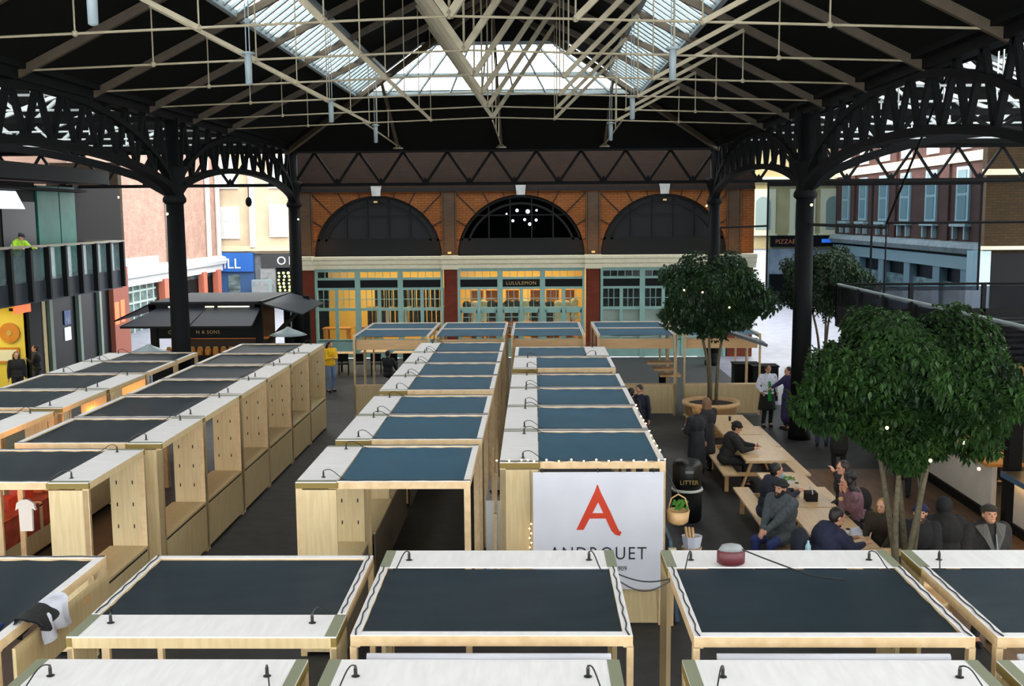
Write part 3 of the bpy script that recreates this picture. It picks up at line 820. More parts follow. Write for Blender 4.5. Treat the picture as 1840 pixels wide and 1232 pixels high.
# cross row below the viewer
G = 'stalls of the cross row'
CR = [(-6.9, -4.55, 8.45, 10.76, 0, 'cross row stall with a white jacket slung over its side beam'),
      (-4.03, -1.7, 8.6, 10.75, PI / 2, 'cross row stall with its white lid on the near long side'),
      (-1.6, .83, 8.62, 10.93, -PI / 2, 'cross row stall between the lidded one and the open gap below the banner'),
      (1.32, 3.7, 8.6, 10.93, -PI / 2, 'cross row stall with a dark red lamp box on its sagging mesh roof'),
      (3.86, 6.25, 8.6, 10.93, -PI / 2, 'cross row stall at the end by the bar, cut off by the picture edge')]
for x0, x1, y0, y1, rz, lb in CR: last = add_stall(lb, G, x0, x1, y0, y1, rz)
G = 'white-lidded stalls under the viewer'
for i, (x0, x1) in enumerate([(-4.06, -1.84), (-1.68, .67), (1.16, 3.52), (3.66, 6.0)]):
    add_stall('stall directly below the viewer showing only its white lid, %s from the jacket stall' % ORD[i], G, x0, x1, 5.85, 8.14, -PI / 2)

# white blinds hung under the near beams of the cross row
for k, (xa, xb) in enumerate(((-1.42, .62), (1.5, 3.42), (3.98, 6.1))):
    t = thing('roller_blind', 'white roller blind under the front beam of the %s' % ['stall between lidded stall and gap', 'stall with the red lamp box', 'stall nearest the bar side'][k], 'blind', ((xa + xb) / 2, 8.42, 0), 0, 'white roller blinds')
    h = (xb - xa) / 2
    obj('fabric', MB().box(-h, h, -.01, .01, 1.2, 2.33), M['banner'], t)
    obj('roller', MB().tube([(-h, .03, 2.34), (h, .03, 2.34)], .03, 10), M['banner'], t, True)
# side board, jacket and cap on the jacket stall
solo('side_board', 'plywood board with a hand hole hung under the beam beside the jacket', 'board', MB().box(-4.5, -4.47, 8.6, 10.6, 1.95, 2.34), M['ply'])
solo('hand_hole_cover', 'small dark hand hole plate on the plywood board', 'plate', MB().box(-4.468, -4.464, 9.95, 10.1, 2.2, 2.27), M['ply_warm'])
M['white_cloth'] = mat('white_cloth', col(196, 200, 212), 0.8, bump=.4, scale=14)
M['black_cloth'] = mat('black_cloth', col(18, 18, 20), 0.9)
def draped(name, label, cat, c, w, h, m, seed, th=.05):
    random.seed(seed); b = MB(); n, k = 16, 10; rr = []
    for j in range(k + 1):
        v = j / k
        for i in range(n):
            a = 2 * PI * i / n
            fx = (w * .5) * (1 + .18 * math.sin(3 * a + j * .8) + .08 * random.random()) * (1 - .45 * v ** 2)
            fy = (w * .42) * (1 + .15 * math.sin(2 * a + j)) * (1 - .35 * v)
            b.v.append((c[0] + fx * math.cos(a), c[1] + fy * math.sin(a) * 1.6, c[2] - h * .5 + h * v - .12 * w * math.sin(a * 2) * (1 - v)))
    for j in range(k):
        for i in range(n):
            i2 = (i + 1) % n; b.f.append((j * n + i, j * n + i2, (j + 1) * n + i2, (j + 1) * n + i))
    b.f.append(tuple(reversed(range(n)))); b.f.append(tuple(k * n + i for i in range(n)))
    return solo(name, label, cat, b, m, None, True)
def over_beam(name, label, cat, x, ya, yb, zt, dl, dr, m, seed, th=.012):
    """cloth hung over a beam that runs along y at x: falls dl on the -x side and dr on the +x side"""
    rs = random.Random(seed); b = MB(); ny, nu = 14, 18; ph = [rs.uniform(0, 6) for _ in range(4)]
    def P(j, i, off):
        v = j / ny; u = i / nu * 2 - 1
        y = ya + (yb - ya) * v + .03 * math.sin(u * 5 + ph[0])
        if abs(u) < .3: px = u / .3 * .075; pz = zt + .025 * math.cos(u / .3 * 1.5) + .012 * math.sin(v * 9 + ph[1])
        else:
            s = 1 if u > 0 else -1; f = (abs(u) - .3) / .7; drop = (dr if s > 0 else dl) * (1 + .25 * math.sin(v * 5 + ph[2]) - .3 * (2 * v - 1) ** 2)
            px = s * (.08 + .035 * f + .03 * f * math.sin(v * 14 + ph[3] + s)); pz = zt - f * drop
        return (x + px + off * (1 if u > 0 else -1), y, pz + off)
    for off in (0, th):
        for j in range(ny + 1):
            for i in range(nu + 1): b.v.append(P(j, i, off))
    N = (ny + 1) * (nu + 1)
    for j in range(ny):
        for i in range(nu):
            a = j * (nu + 1) + i; b.f.append((a, a + nu + 1, a + nu + 2, a + 1)); b.f.append((N + a, N + a + 1, N + a + nu + 2, N + a + nu + 1))
    return solo(name, label, cat, b, m, None, True)
over_beam('jacket', 'white jacket slung over the side beam of the jacket stall', 'jacket', -4.5, 9.0, 9.5, 2.475, .12, .3, M['white_cloth'], 3)
over_beam('jumper', 'black jumper slung across the white jacket on the side beam', 'jumper', -4.5, 8.82, 9.17, 2.5, .2, .14, M['black_cloth'], 5)
draped('tarpaulin', 'bright blue tarpaulin bunched on the jacket stall roof', 'tarpaulin', (-4.95, 8.75, 2.42), .55, .12, mat('blue_tarp', col(18, 50, 150), .5, bump=.3), 8)
# red lamp box on the cross row roof
t = thing('lamp_box', 'dark red lamp box with grey lid sitting on the mesh roof', 'box', (1.98, 10.45, 2.46), 0)
obj('body', MB().lathe([(.1, 0), (.13, .02), (.13, .14), (.11, .15)], n=12, sx=1.1, sy=.7), mat('dark_red', col(84, 28, 34), .5), t, True)
obj('lid', MB().lathe([(.12, .15), (.09, .2), (.02, .22)], n=12, sx=1.1, sy=.7), M['grey_stone'], t, True)
obj('cable', MB().tube([(0, 0, .2), (.3, -.1, .1), (.7, -.4, .02), (1.0, -.5, .01)], .008, 5), M['plug'], t)
# slack cables bridging the gap
for k, (p, q, d) in enumerate([((.8, 10.3, 2.42), (1.36, 10.2, 2.4), .06), ((.8, 10.1, 2.42), (1.36, 10.18, 2.4), .12)]):
    pts = [tuple(Vector(p).lerp(Vector(q), i / 10) - Vector((0, 0, d * math.sin(PI * i / 10)))) for i in range(11)]
    solo('slack_cable', 'slack black cable bridging the gap below the banner, %s one' % ['upper', 'lower'][k], 'cable', MB().tube(pts, .008, 5), M['plug'], 'cables across the gap')

# ================================================================ banner
BY = 14.9
t = thing('banner', 'white cheesemonger banner with a large red letter A on the end stall', 'banner', (0, BY, 0))
obj('cloth', MB().box(-.04, 1.84, -.008, .0, .58, 2.31), M['banner'], t)
obj('hem', MB().tube([(-.04, 0, 2.31), (1.84, 0, 2.31)], .014, 8), M['banner'], t)
for x in (.1, .9, 1.7): obj('hook', MB().box(x - .01, x + .01, -.01, .11, 2.31, 2.36), M['plug'], t)
b = MB()   # big swash A, outer and inner strokes
def ribbon(pts, y0=-.013, y1=-.009):
    """pts: list of ((xl,z),(xr,z)) sections"""
    for (a, c), (e, g) in zip(pts[:-1], pts[1:]):
        b.hexa([(a[0], y0, a[1]), (c[0], y0, c[1]), (c[0], y1, c[1]), (a[0], y1, a[1]), (e[0], y0, e[1]), (g[0], y0, g[1]), (g[0], y1, g[1]), (e[0], y1, e[1])])
ribbon([((.585, 1.47), (.69, 1.47)), ((.85, 2.04), (.925, 1.93)), ((.883, 2.135), (.893, 2.135))])
ribbon([((.882, 2.137), (.895, 2.137)), ((.85, 1.99), (.935, 2.03)), ((.965, 1.74), (1.075, 1.74)), ((1.04, 1.57), (1.15, 1.57)), ((1.09, 1.46), (1.18, 1.5)), ((1.145, 1.4), (1.205, 1.455)), ((1.215, 1.38), (1.24, 1.44))], -.0145, -.0105)
b.box(.72, 1.03, -.016, -.012, 1.64, 1.72)
obj('red_letter', b, M['red_ink'], t, label='large orange-red letter A with a swash foot')
text('lettering', 'ANDROUET', .27, (.9, -.012, 1.03), (R(90), 0, 0), M['black_ink'], t, .001, 'CENTER', 1.18, .86, label='black shop name')
text('date_lettering', '1909', .1, (1.14, -.012, .86), (R(90), 0, 0), M['black_ink'], t, .001, 'LEFT', 1.0, .9)
solo('end_board', 'plywood end board on the floor below the white banner', 'board', MB().box(1.2, 1.84, 15.0, 15.03, .03, .8), M['ply'])
# fairy bulbs along the stall front
t = thing('fairy_lights', 'string of warm fairy bulbs along the bannered stall edge', 'lights', (0, 0, 0))
pts = []
for i in range(28): pts.append((-.56 + 2.42 * i / 27, 14.93, 2.475 + .012 * math.sin(i * 1.7)))
for i in range(14): pts.append((1.86 + .01 * math.sin(i), 14.93 + 4.4 * i / 13, 2.475 + .012 * math.cos(i)))
obj('wire', MB().tube(pts, .005, 4), M['plug'], t)
for i, p in enumerate(pts):
    if i % 2 == 0 or random.random() < .3: obj('bulb', MB().ball((p[0], p[1], p[2] + .012), .013, 6, 4), M['warm_bulb'], t)
t = thing('fairy_lights', 'short hanging string of warm fairy bulbs down the post beside the banner', 'lights', (-.08, 14.9, 0))
obj('wire', MB().tube([(0, 0, 2.35), (.01, 0, 1.9), (0, 0, 1.2), (.0, 0, .9)], .005, 4), M['plug'], t)
for i in range(9): obj('bulb', MB().ball((.012 * (-1) ** i, -.01, 1.0 + .07 * i), .012, 6, 4), M['warm_bulb'], t)
# ================================================================ aisle shop with balcony (pale street side)
FX = -18.0
t = thing('balcony_building', 'glazed two storey shop building with a balcony under the aisle roof', 'building', (FX, 0, 0))
obj('upper_wall', MB().box(-.3, 0, 14, 38.1, 3.5, 7.3).box(-.3, 0, 41.3, 46, 3.5, 7.3), mat('dark_cladding', col(24, 23, 22), .7, spec=.1), t)
for ya, yb in ((18, 22), (23, 27), (28, 31.5), (32, 35), (35.6, 38)):
    obj('window', MB().box(-.02, .03, ya, yb, 3.7, 6.6), M['dark_glass'], t)
for ya, yb in ((38.15, 39.9), (39.98, 41.3)):
    obj('teal_glass_panel', MB().box(-.1, .06, ya, yb, 3.55, 7.2), M['teal_glass'], t, label='tall teal glass panel')
obj('roof_canopy', MB().box(-3, 1.3, 14, 41.4, 7.35, 7.75), mat('canopy_grey', col(62, 68, 74), .5), t)
obj('canopy_edge', MB().box(1.3, 1.42, 14, 41.4, 7.3, 7.82).box(-.2, .5, 14, 41.4, 7.0, 7.1), M['iron'], t)
sl = obj('balcony_slab', MB().box(0, 1.41, 14, 41.9, 3.28, 3.93), M['iron'], t)
b = MB(); b.box(1.42, 1.5, 14, 42, 3.25, 3.95); b.box(0.2, 1.5, 41.94, 42, 3.25, 3.95)
obj('balcony_upstand', b, mat('slate_cladding', col(48, 54, 62), .6, spec=.2), t)
for k in range(15):
    y = 42 - 1.3 * k - .05
    obj('balcony_post', MB().box(1.48, 1.66, y - .09, y + .05, 3.3, 5.08), M['black_paint'], t)
obj('balcony_glass', MB().box(1.44, 1.46, 14, 42, 3.95, 5.02).box(.2, 1.44, 41.96, 41.98, 3.95, 5.02), glass('bal_glass', (.75, .86, .86, 1), .7, .05, (.3, .4, .42, 1)), t)
obj('handrail', MB().box(1.34, 1.62, 14, 42.1, 5.06, 5.13).box(.1, 1.6, 41.85, 42.1, 5.06, 5.13), mat('rail_wood', col(128, 120, 104), .5), t)
obj('glowing_shape', MB().prism([(35.2, 6.95), (36.6, 6.95), (37.2, 6.35), (35.2, 6.35)], 'x', .04, .06), emis('cold_glow', (.75, .88, 1, 1), 2.2), t, label='cold white glowing shape on the upper window')  # flat cold white glowing shape set on the window face
# ground floor shopfront
mint = mat('mint_frame', col(112, 132, 120), .5)
for y, w in ((38.5, .25), (41.0, .22), (43.0, .2)): obj('mullion', MB().box(-.1, .12, y, y + w, 0, 3.2), mint, t)
obj('mullion', MB().box(-.1, .12, 37.9, 38.15, 0, 3.2), mat('yellow_frame', col(196, 176, 110), .5), t)
obj('shop_glass', MB().box(-.05, -.02, 38.2, 45.8, 0, 3.2), M['dark_glass'], t)
obj('dark_pier', MB().box(-.1, .1, 36.9, 37.9, 0, 3.28), M['black_paint'], t)
obj('corner_pier', MB().box(-.1, .18, 44.3, 46, 0, 3.9), mat('pink_pier', col(150, 84, 66), .8), t)
obj('poster', MB().box(-.01, .02, 39.9, 40.4, 1.35, 1.85), emis('poster_glow', (.75, .88, 1, 1), .9), t, label='small glowing white poster')
obj('poster', MB().box(-.01, .02, 39.9, 40.45, 1.95, 2.5), M['blue_paint'], t, label='blue notice with pale writing')
text('lettering', 'AJI', .3, (.025, 39.95, 2.05), (R(90), 0, R(90)), M['white_paint'], t, .002)
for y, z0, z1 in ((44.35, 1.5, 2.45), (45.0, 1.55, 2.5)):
    obj('neon_reflection_panel', MB().box(.181, .19, y, y + .45, z0, z1), M['orange_neon'], t, label='orange neon reflection made as a glowing panel')  # neon reflection painted as a glowing orange panel on the pier
# yellow lit bar interior behind the shop opening
b = MB(); b.box(-3.2, -3, 24, 37, 0, 3.2); b.box(-3, 0, 36.9, 37, 0, 3.2); b.box(-3, 0, 23.9, 24, 0, 3.2); b.box(-3.2, 0, 24, 37, 3.2, 3.28)
obj('bar_interior', b, mat('yellow_wall', col(214, 196, 84), .7), t, label='yellow painted bar interior')
lamp('yellow_bar_light', 'AREA', (FX - 1.4, 34, 3.1), 170, (1, .88, .42), 2.5, (0, 0, 0), 4)
lamp('yellow_bar_light', 'AREA', (FX - 1.4, 29, 3.1), 90, (1, .8, .4), 2.5, (0, 0, 0), 4)
s = thing('neon_sign', 'glowing orange sign over the yellow bar opening', 'sign', (FX + .1, 35.6, 2.75))
obj('panel', MB().box(0, .06, .2, 1.35, 0, .38), M['orange_neon'], s); obj('bracket', MB().box(-.2, 0, .3, .36, .1, .2).box(-.2, 0, 1.1, 1.16, .1, .2), M['iron'], s)
s = thing('round_wall_disc', 'round brown disc on the yellow bar wall', 'decoration', (FX - .6, 36.86, 2.0))
obj('disc', MB().tube([(0, 0, 0), (0, -.05, 0)], .36, 24), M['warm_wood'], s); obj('hub', MB().tube([(0, -.05, 0), (0, -.07, 0)], .1, 16), M['gold_ink'], s)
s = thing('wall_picture', 'framed notice on the yellow bar wall under the disc', 'picture', (FX - .8, 36.86, 1.2))
obj('frame', MB().box(-.5, .5, -.04, 0, -.28, .28), M['warm_wood'], s); obj('sheet', MB().box(-.42, .42, -.05, -.041, -.2, .2), M['white_paint'], s)
struct('wall_aisle_end', MB().box(-21.2, -18.05, 46, 46.4, 0, 8.4), M['brick_dark'])
struct('wall_aisle_side', MB().box(-25, -24.6, 10, 46, 0, 8.6), M['brick_dark'])
s = thing('bulkhead_lamp', 'small amber lamp on the corner of the dark brick wall', 'lamp', (-18.03, 45.95, 6.9)); obj('bulb', MB().ball((0, -.1, 0), .06), M['warm_bulb'], s); obj('bracket', MB().box(-.03, .03, -.1, .02, .04, .08), M['iron'], s)
for x, y, z in ((XL - .12, 27.76, 6.1), (XL + .2, 41.8, 5.9), (XR - .35, 41.78, 6.3), (XR + .1, 27.76, 6.2)):
    s = thing('column_lamp', 'pin-size lamp on the %s' % {(-9.6, 27.8): 'column behind the counter stalls', (-9.3, 41.8): 'column at the street end of the brick wall', (6.7, 41.8): 'column in front of the far arch', (7.2, 27.8): 'column between the trees'}[(round(x, 1), round(y, 1))], 'lamp', (x, y, z), 0, 'column lamps')
    obj('bulb', MB().ball((0, -.03, 0), .035, 8, 6), emis('pin_bulb', (.95, 1, .45, 1), 4), s); obj('bracket', MB().box(-.02, .02, -.02, .1, -.01, .01), M['iron'], s)

# ================================================================ pink brick building along the pale street
PX = -20.9
t = thing('brick_building', 'pale pink brick building with a white cornice over arcaded shopfronts', 'building', (PX, 0, 0))
obj('wall', MB().box(-8, 0, 47.5, 70.2, 3.4, 13), M['brick_pink'], t)
obj('cornice', MB().prism([(0, 2.9), (.35, 2.95), (.45, 3.2), (.3, 3.42), (0, 3.5)], 'y', 47, 70.4), M['white_paint'], t)
obj('fascia', MB().box(-.1, .12, 47, 70.2, 2.5, 2.9), M['white_paint'], t)
obj('sign_band', MB().box(.0, .2, 47, 58, 3.45, 3.95), mat('weathered_lead', col(156, 164, 176), .6, c2=col(180, 186, 194), scale=3), t)
obj('shopfront', MB().box(-.4, -.3, 47, 70, 0, 2.5), M['street_glass'], t)
b = MB()
for y in range(48, 59): b.box(-.3, -.2, y, y + .12, 0, 2.5)
for z in (0.9, 1.5, 2.1): b.box(-.3, -.22, 47, 58.5, z, z + .1)
obj('shopfront_frame', b, mat('pale_green', col(172, 190, 180), .5), t)
obj('dark_shopfront', MB().box(-.25, -.15, 59.5, 69.5, .3, 2.2), M['black_paint'], t)
for y in (58.6, 60.2, 65.6, 68.6): obj('pilaster', MB().box(-.1, .25, y, y + .75, 0, 2.6), mat('red_pilaster', col(186, 104, 80), .8), t)
for y, m_ in ((60.0, 0), (67.3, 0), (69.4, 0)): obj('downpipe', MB().tube([(.15, y, 3.5), (.15, y, 9), (.15, y, 13)], .16, 8), M['white_paint'], t)
# cream terrace facing down the street
t = thing('terrace_building', 'cream terrace facing the hall with white sash windows above two shops', 'building', (0, 70.5, 0))
obj('wall', MB().box(-34, -11, 0, 6, 3.6, 13), M['cream_wall'], t)
obj('base_wall', MB().box(-34, -11, .3, 6, 0, 3.6), M['grey_stone'], t)
for x, z in ((-20.25, 4.7), (-17.0, 4.8), (-20.25, 8.0), (-17.0, 8.0), (-14.0, 4.8), (-14, 8)):
    f = obj('window', MB().box(x - .62, x + .62, -.12, .05, z - .12, z + 2.0), M['white_paint'], t)
    obj('pane', MB().box(x - .45, x + .45, -.14, -.1, z + 1.05, z + 1.85).box(x - .45, x + .45, -.14, -.1, z + .05, z + .95), mat('net_curtain', col(206, 212, 206), .4) , f)
obj('string_course', MB().box(-34, -11, -.2, .05, 3.75, 4.1), M['cream_trim'], t)
obj('downpipe', MB().tube([(-18.75, -.1, 4), (-18.75, -.1, 12)], .22, 8), M['white_paint'], t)
f = obj('shop_fascia', MB().box(-21.2, -18.75, -.3, .1, 2.4, 3.65), M['blue_paint'], t, label='bright blue shop fascia')
text('lettering', 'ILL', .95, (-20.75, -.31, 2.62), (R(90), 0, 0), M['white_paint'], f, .02, label='white letters on the blue fascia')
obj('shop_door', MB().box(-21.2, -18.75, -.1, .2, 0, 2.4), mat('blue_shopfront', col(50, 84, 126), .5), t)
obj('shop_window', MB().box(-20.5, -19.7, -.14, -.1, .5, 2.2), M['street_glass'], t)
f = obj('shop_fascia', MB().box(-18.2, -13.2, -.35, .1, 2.65, 3.6), M['counter_dark'] if False else mat('charcoal_fascia', col(48, 50, 52), .5), t, label='charcoal shop fascia')
text('lettering', 'OF', .78, (-17.15, -.36, 2.85), (R(90), 0, 0), M['white_paint'], f, .02, space=1.35, label='white letters on the charcoal fascia')
obj('shop_window', MB().box(-17.2, -13.2, -.1, .1, .2, 2.6), M['dark_glass'], t)
obj('shop_pier', MB().box(-18.3, -17.3, -.25, .2, 0, 2.65), M['grey_stone'], t)
wm = [emis('bottle_glow_a', (1, .9, .45, 1), 1.6), emis('bottle_glow_b', (.6, .75, .2, 1), 1.0)]
k = 0
t = thing('window_garland', 'grid of glowing yellow-green lights filling the charcoal shop window', 'lights', (-16.35, 70.1, 0))
obj('wire', MB().box(-.8, .8, 0, .02, .3, .32).box(-.8, .8, 0, .02, 2.3, 2.32), M['iron'], t)
for r_ in range(9):
    for c_ in range(5):
        obj('bulb', MB().ball((-.66 + c_ * .33 + random.uniform(-.05, .05), 0, .45 + r_ * .23), .07 + random.random() * .03, 6, 5), wm[(r_ + c_) % 2], t)
t = thing('window_garland', 'warm lights in the upper part of the charcoal shop window', 'lights', (-14.9, 70.1, 0))
obj('wire', MB().box(-.8, .8, 0, .02, 2.45, 2.47), M['iron'], t)
for c_ in range(7): obj('bulb', MB().ball((-.66 + c_ * .24, 0, 1.9 + .25 * math.sin(c_ * 2.1)), .1, 6, 5), wm[c_ % 2], t)
t = thing('bollard_cabinet', 'pale grey street cabinet beside the lit shop window', 'cabinet', (-18.0, 69.4, 0))
obj('body', MB().box(-.6, .6, -.3, .3, 0, 1.9), M['grey_steel'], t); obj('door', MB().box(-.5, .5, -.32, -.3, .1, 1.8), M['grey_stone'], t)

# ================================================================ streets beyond the cafe side
t = thing('restaurant_building', 'cream building with arched windows over a dark restaurant sign', 'building', (0, 72, 0))
obj('wall', MB().box(9, 20.6, 0, 6, 3.6, 13), mat('olive_render', col(150, 136, 96), .8, c2=col(164, 150, 110), scale=1), t)
obj('base_wall', MB().box(9, 15.8, .1, 6, 0, 3.8), mat('white_render', col(196, 198, 200), .7), t)
obj('base_wall', MB().box(15.8, 20.6, .1, 6, 0, 3.8), M['grey_stone'], t)
obj('marble_panel', MB().box(15.9, 18.9, -.05, .1, 1.9, 3.6), mat('marble', col(150, 156, 168), .4, c2=col(110, 118, 130), scale=1.2), t)
obj('dark_shopfront', MB().box(15.9, 20.6, -.06, .1, 0, 1.9), M['black_paint'], t)
obj('cornice', MB().box(9, 20.6, -.35, .1, 8.0, 8.4), M['cream_trim'], t)
for x in (15.35, 18.0, 20.05):
    f = obj('window_surround', MB().box(x - .85, x + .85, -.14, .02, 4.6, 7.6), M['cream_trim'], t)
    pts = [(x - .5, 4.9), (x + .5, 4.9)] + [(x + .5 * math.cos(PI * i / 10), 6.6 + .5 * math.sin(PI * i / 10)) for i in range(11)]
    obj('pane', MB().prism(pts, 'y', -.18, -.141), mat('pale_pane', col(120, 136, 130), .3), f)
    obj('sill', MB().box(x - .95, x + .95, -.25, 0, 4.5, 4.62), M['cream_trim'], f)
f = obj('sign_fascia', MB().box(15.9, 20.6, -.2, 0, 3.75, 4.5), M['black_paint'], t, label='dark restaurant fascia')
text('lettering', 'PIZZAE', .42, (16.2, -.21, 3.95), (R(90), 0, 0), mat('rust_ink', col(170, 96, 60), .6), f, .01, label='rust-orange restaurant lettering')
obj('neon_strip', MB().box(19.3, 20.5, -.25, -.2, 4.0, 4.25), emis('blue_neon', (.05, .25, 1, 1), .8), f, label='blue strip sign')
t = thing('brick_terrace', 'long red brick street building with tall pale sash windows beyond the cafe', 'building', (20.2, 0, 0))
obj('wall', MB().box(0, 8, 47, 72, 4.5, 13), M['brick_street'], t)
obj('parapet', MB().box(-.15, .1, 47, 72, 8.3, 8.75), M['cream_trim'], t)
obj('base_wall', MB().box(.3, 8, 47, 72, 0, 4.5), M['dark_glass'], t)
obj('cornice', MB().prism([(0, 4.0), (-.3, 4.05), (-.45, 4.3), (-.3, 4.55), (0, 4.6)], 'y', 47, 72), M['grey_stone'], t)
obj('fascia', MB().box(-.15, .3, 47, 72, 3.3, 3.9), mat('blue_grey', col(120, 140, 146), .5), t)
for y in (49.5, 53, 57.2, 61.5, 66): obj('pilaster', MB().box(-.1, .3, y, y + .9, 0, 3.4), mat('blue_grey_pier', col(104, 122, 130), .6), t)
obj('shop_window', MB().box(.1, .25, 47, 71, .6, 2.6), M['street_glass'], t)
for y in (50.6, 54.6, 58.4, 62.0, 65.8, 69.4):
    f = obj('window', MB().box(-.1, .05, y - .75, y + .75, 5.5, 8.1), mat('window_frame_blue', col(140, 164, 170), .5), t)
    obj('pane', MB().box(-.13, -.1, y - .5, y + .5, 6.9, 7.95).box(-.13, -.1, y - .5, y + .5, 5.65, 6.75), mat('blue_pane', col(100, 130, 140), .15), f)
    obj('sill', MB().box(-.3, 0, y - .95, y + .95, 5.3, 5.45).box(-.22, 0, y - .75, y - .6, 4.7, 5.3).box(-.22, 0, y + .6, y + .75, 4.7, 5.3), mat('sill_grey', col(150, 166, 166), .6), f)
    f = obj('window', MB().box(-.1, .05, y - .75, y + .75, 8.9, 11), M['white_paint'], t)
for y in (52.6, 60.2, 67.8): obj('buttress', MB().box(-.12, 0, y - .4, y + .4, 4.6, 12), M['brick_street'], t)
struct('wall_cafe_end', MB().box(19.5, 34, 46.5, 47, 0, 9), M['brick_brown'])
struct('trim_cafe_end', MB().box(19.3, 34, 46.3, 46.5, 7.55, 7.8).box(19.3, 23, 46.2, 46.5, 4.35, 4.5), M['cream_trim'])
struct('trim_quoin', MB().box(19.0, 19.75, 46.3, 47, 0, 4.3), mat('white_brick', col(170, 190, 196), .6))
struct('door_cafe_end', MB().box(19.75, 22.3, 46.4, 46.5, 0, 4.2), M['black_paint'])

# ================================================================ black kiosk
KY = 37.0
t = thing('kiosk', 'black timber kiosk with raised flap awnings and warm lit shelves', 'kiosk', (0, 0, 0))
obj('roof', MB().box(-13.6, -9.7, 37, 41.5, 2.95, 3.05), mat('kiosk_roof', col(44, 50, 52), .7, spec=.15), t)
obj('roof_edge', MB().box(-13.65, -9.65, 36.95, 37.05, 2.78, 3.0).box(-9.75, -9.6, 37, 41.5, 2.85, 3.06), M['black_paint'], t)
fr = obj('front_awning', MB().slab([(-13.3, 36.95, 2.8), (-13.9, 35.0, 2.35), (-9.5, 35.0, 2.35), (-9.7, 36.95, 2.8)], .04), mat('awning_glass', col(26, 34, 44), .6, spec=.15), t, label='slate glazed front flap')
obj('awning_frame', MB().beam((-13.9, 35, 2.36), (-9.5, 35, 2.36), .07).beam((-13.3, 36.95, 2.8), (-13.9, 35, 2.37), .06).beam((-9.7, 36.95, 2.8), (-9.5, 35, 2.37), .06).beam((-11.6, 36.95, 2.83), (-11.6, 35, 2.39), .05), M['black_paint'], fr)
obj('end_awning', MB().slab([(-9.65, 37.0, 2.95), (-8.35, 37.6, 2.5), (-8.3, 41.3, 2.6), (-9.65, 41.4, 3.0)], .05), mat('awning_slate', col(38, 46, 52), .6, spec=.2), t, label='slate end flap propped open')
obj('end_awning', MB().slab([(-13.6, 41.4, 3.0), (-14.9, 41.3, 2.4), (-14.9, 37.0, 2.35), (-13.6, 37.0, 2.95)], .05), M['black_paint'], t, label='black end flap')
for x, y in ((-9.75, 37.05), (-9.75, 41.3), (-8.9, 41.0), (-13.5, 37.05), (-13.5, 41.3)):
    obj('post', MB().box(x - .12, x + .12, y - .1, y + .1, 0, 2.95), M['black_paint'], t)
obj('fascia', MB().box(-13.4, -9.85, 37.0, 37.08, 1.75, 2.35), M['black_paint'], t)
obj('back_wall', MB().box(-13.4, -9.8, 39.4, 39.5, 0, 2.9), mat('kiosk_inner', col(60, 40, 22), .6), t)
obj('counter', MB().box(-13.4, -9.85, 37.0, 37.7, 0, 1.12), M['black_paint'], t)
obj('shelf', MB().box(-13.3, -9.9, 39.0, 39.4, 1.5, 1.55), M['warm_wood'], t)
obj('strap', MB().beam((-9.75, 37.1, 1.3), (-9.1, 41, 2.5), .1, .14), M['black_paint'], t)
for x0, x1 in ((-12.9, -12.2), (-11.6, -11.3), (-11.15, -10.05)):
    obj('tube_lamp', MB().box(x0, x1, 36.85, 36.93, 2.86, 2.9), M['tube_light'], t)
text('lettering', 'C', .17, (-13.0, 36.98, 1.92), (R(90), 0, 0), M['gold_ink'], t, .004)
text('lettering', 'N & SONS', .17, (-12.0, 36.98, 1.92), (R(90), 0, 0), M['gold_ink'], t, .004, space=1.15, label='gold name on the black fascia')
lamp('kiosk_light', 'AREA', (-11.6, 38.2, 2.7), 26, (1, .62, .22), 2.8, (0, 0, 0), .5)
for i in range(12):
    x = -13.1 + i * .28
    s = thing('glass_jar', 'amber jar on the kiosk counter, %s from the column side' % ORD[i], 'jar', (x, 37.3, 1.12), 0, 'jars on the kiosk counter')
    obj('body', MB().lathe([(.1, 0), (.11, .02), (.11, .2), (.07, .25)], n=10), M['warm_wood'], s, True); obj('lid', MB().lathe([(.075, .25), (.075, .29)], n=10), M['gold_ink'], s)
# parasol heaters
def heater(x, y, z, label):
    t = thing('patio_heater', label, 'heater', (x, y, 0), 0, 'mushroom patio heaters')
    obj('reflector', MB().lathe([(.62, z - .05), (.4, z + .05), (.12, z + .16), (.05, z + .22)], n=20), M['grey_steel'], t, True)
    obj('burner', MB().lathe([(.1, z - .4), (.12, z - .38), (.12, z - .1), (.06, z - .05)], n=14), M['iron'], t, True)
    obj('pole', MB().tube([(0, 0, .3), (0, 0, z - .3)], .035, 8), M['grey_steel'], t)
    obj('base', MB().lathe([(.25, 0), (.25, .5), (.05, .56)], n=16), M['grey_steel'], t, True)
heater(-10.9, 29.4, 2.25, 'mushroom patio heater behind the low stalls near the glazed shop')
heater(-8.2, 34.8, 2.15, 'mushroom patio heater beside the end flap of the black kiosk')

t = thing('glass_screen', 'tall tinted glass screen hung below the far girder in front of the brick street', 'screen', (0, 42.3, 0))
obj('pane', MB().box(9.25, 17.6, 0, .03, 2.9, 7.1), glass('tinted_glass', (.44, .5, .54, 1), 1.0, .1, (.05, .06, .06, 1)), t)
obj('head_rail', MB().box(9.2, 17.6, -.08, .1, 7.05, 7.22), M['iron'], t)
for x in (9.2, 13.3, 17.55): obj('stile', MB().box(x, x + .06, -.03, .06, 2.9, 7.1), M['iron'], t)
obj('hanger', MB().box(9.2, 9.3, -.05, .05, 7.2, 7.3).box(17.5, 17.6, -.05, .05, 7.2, 7.3), M['iron'], t)
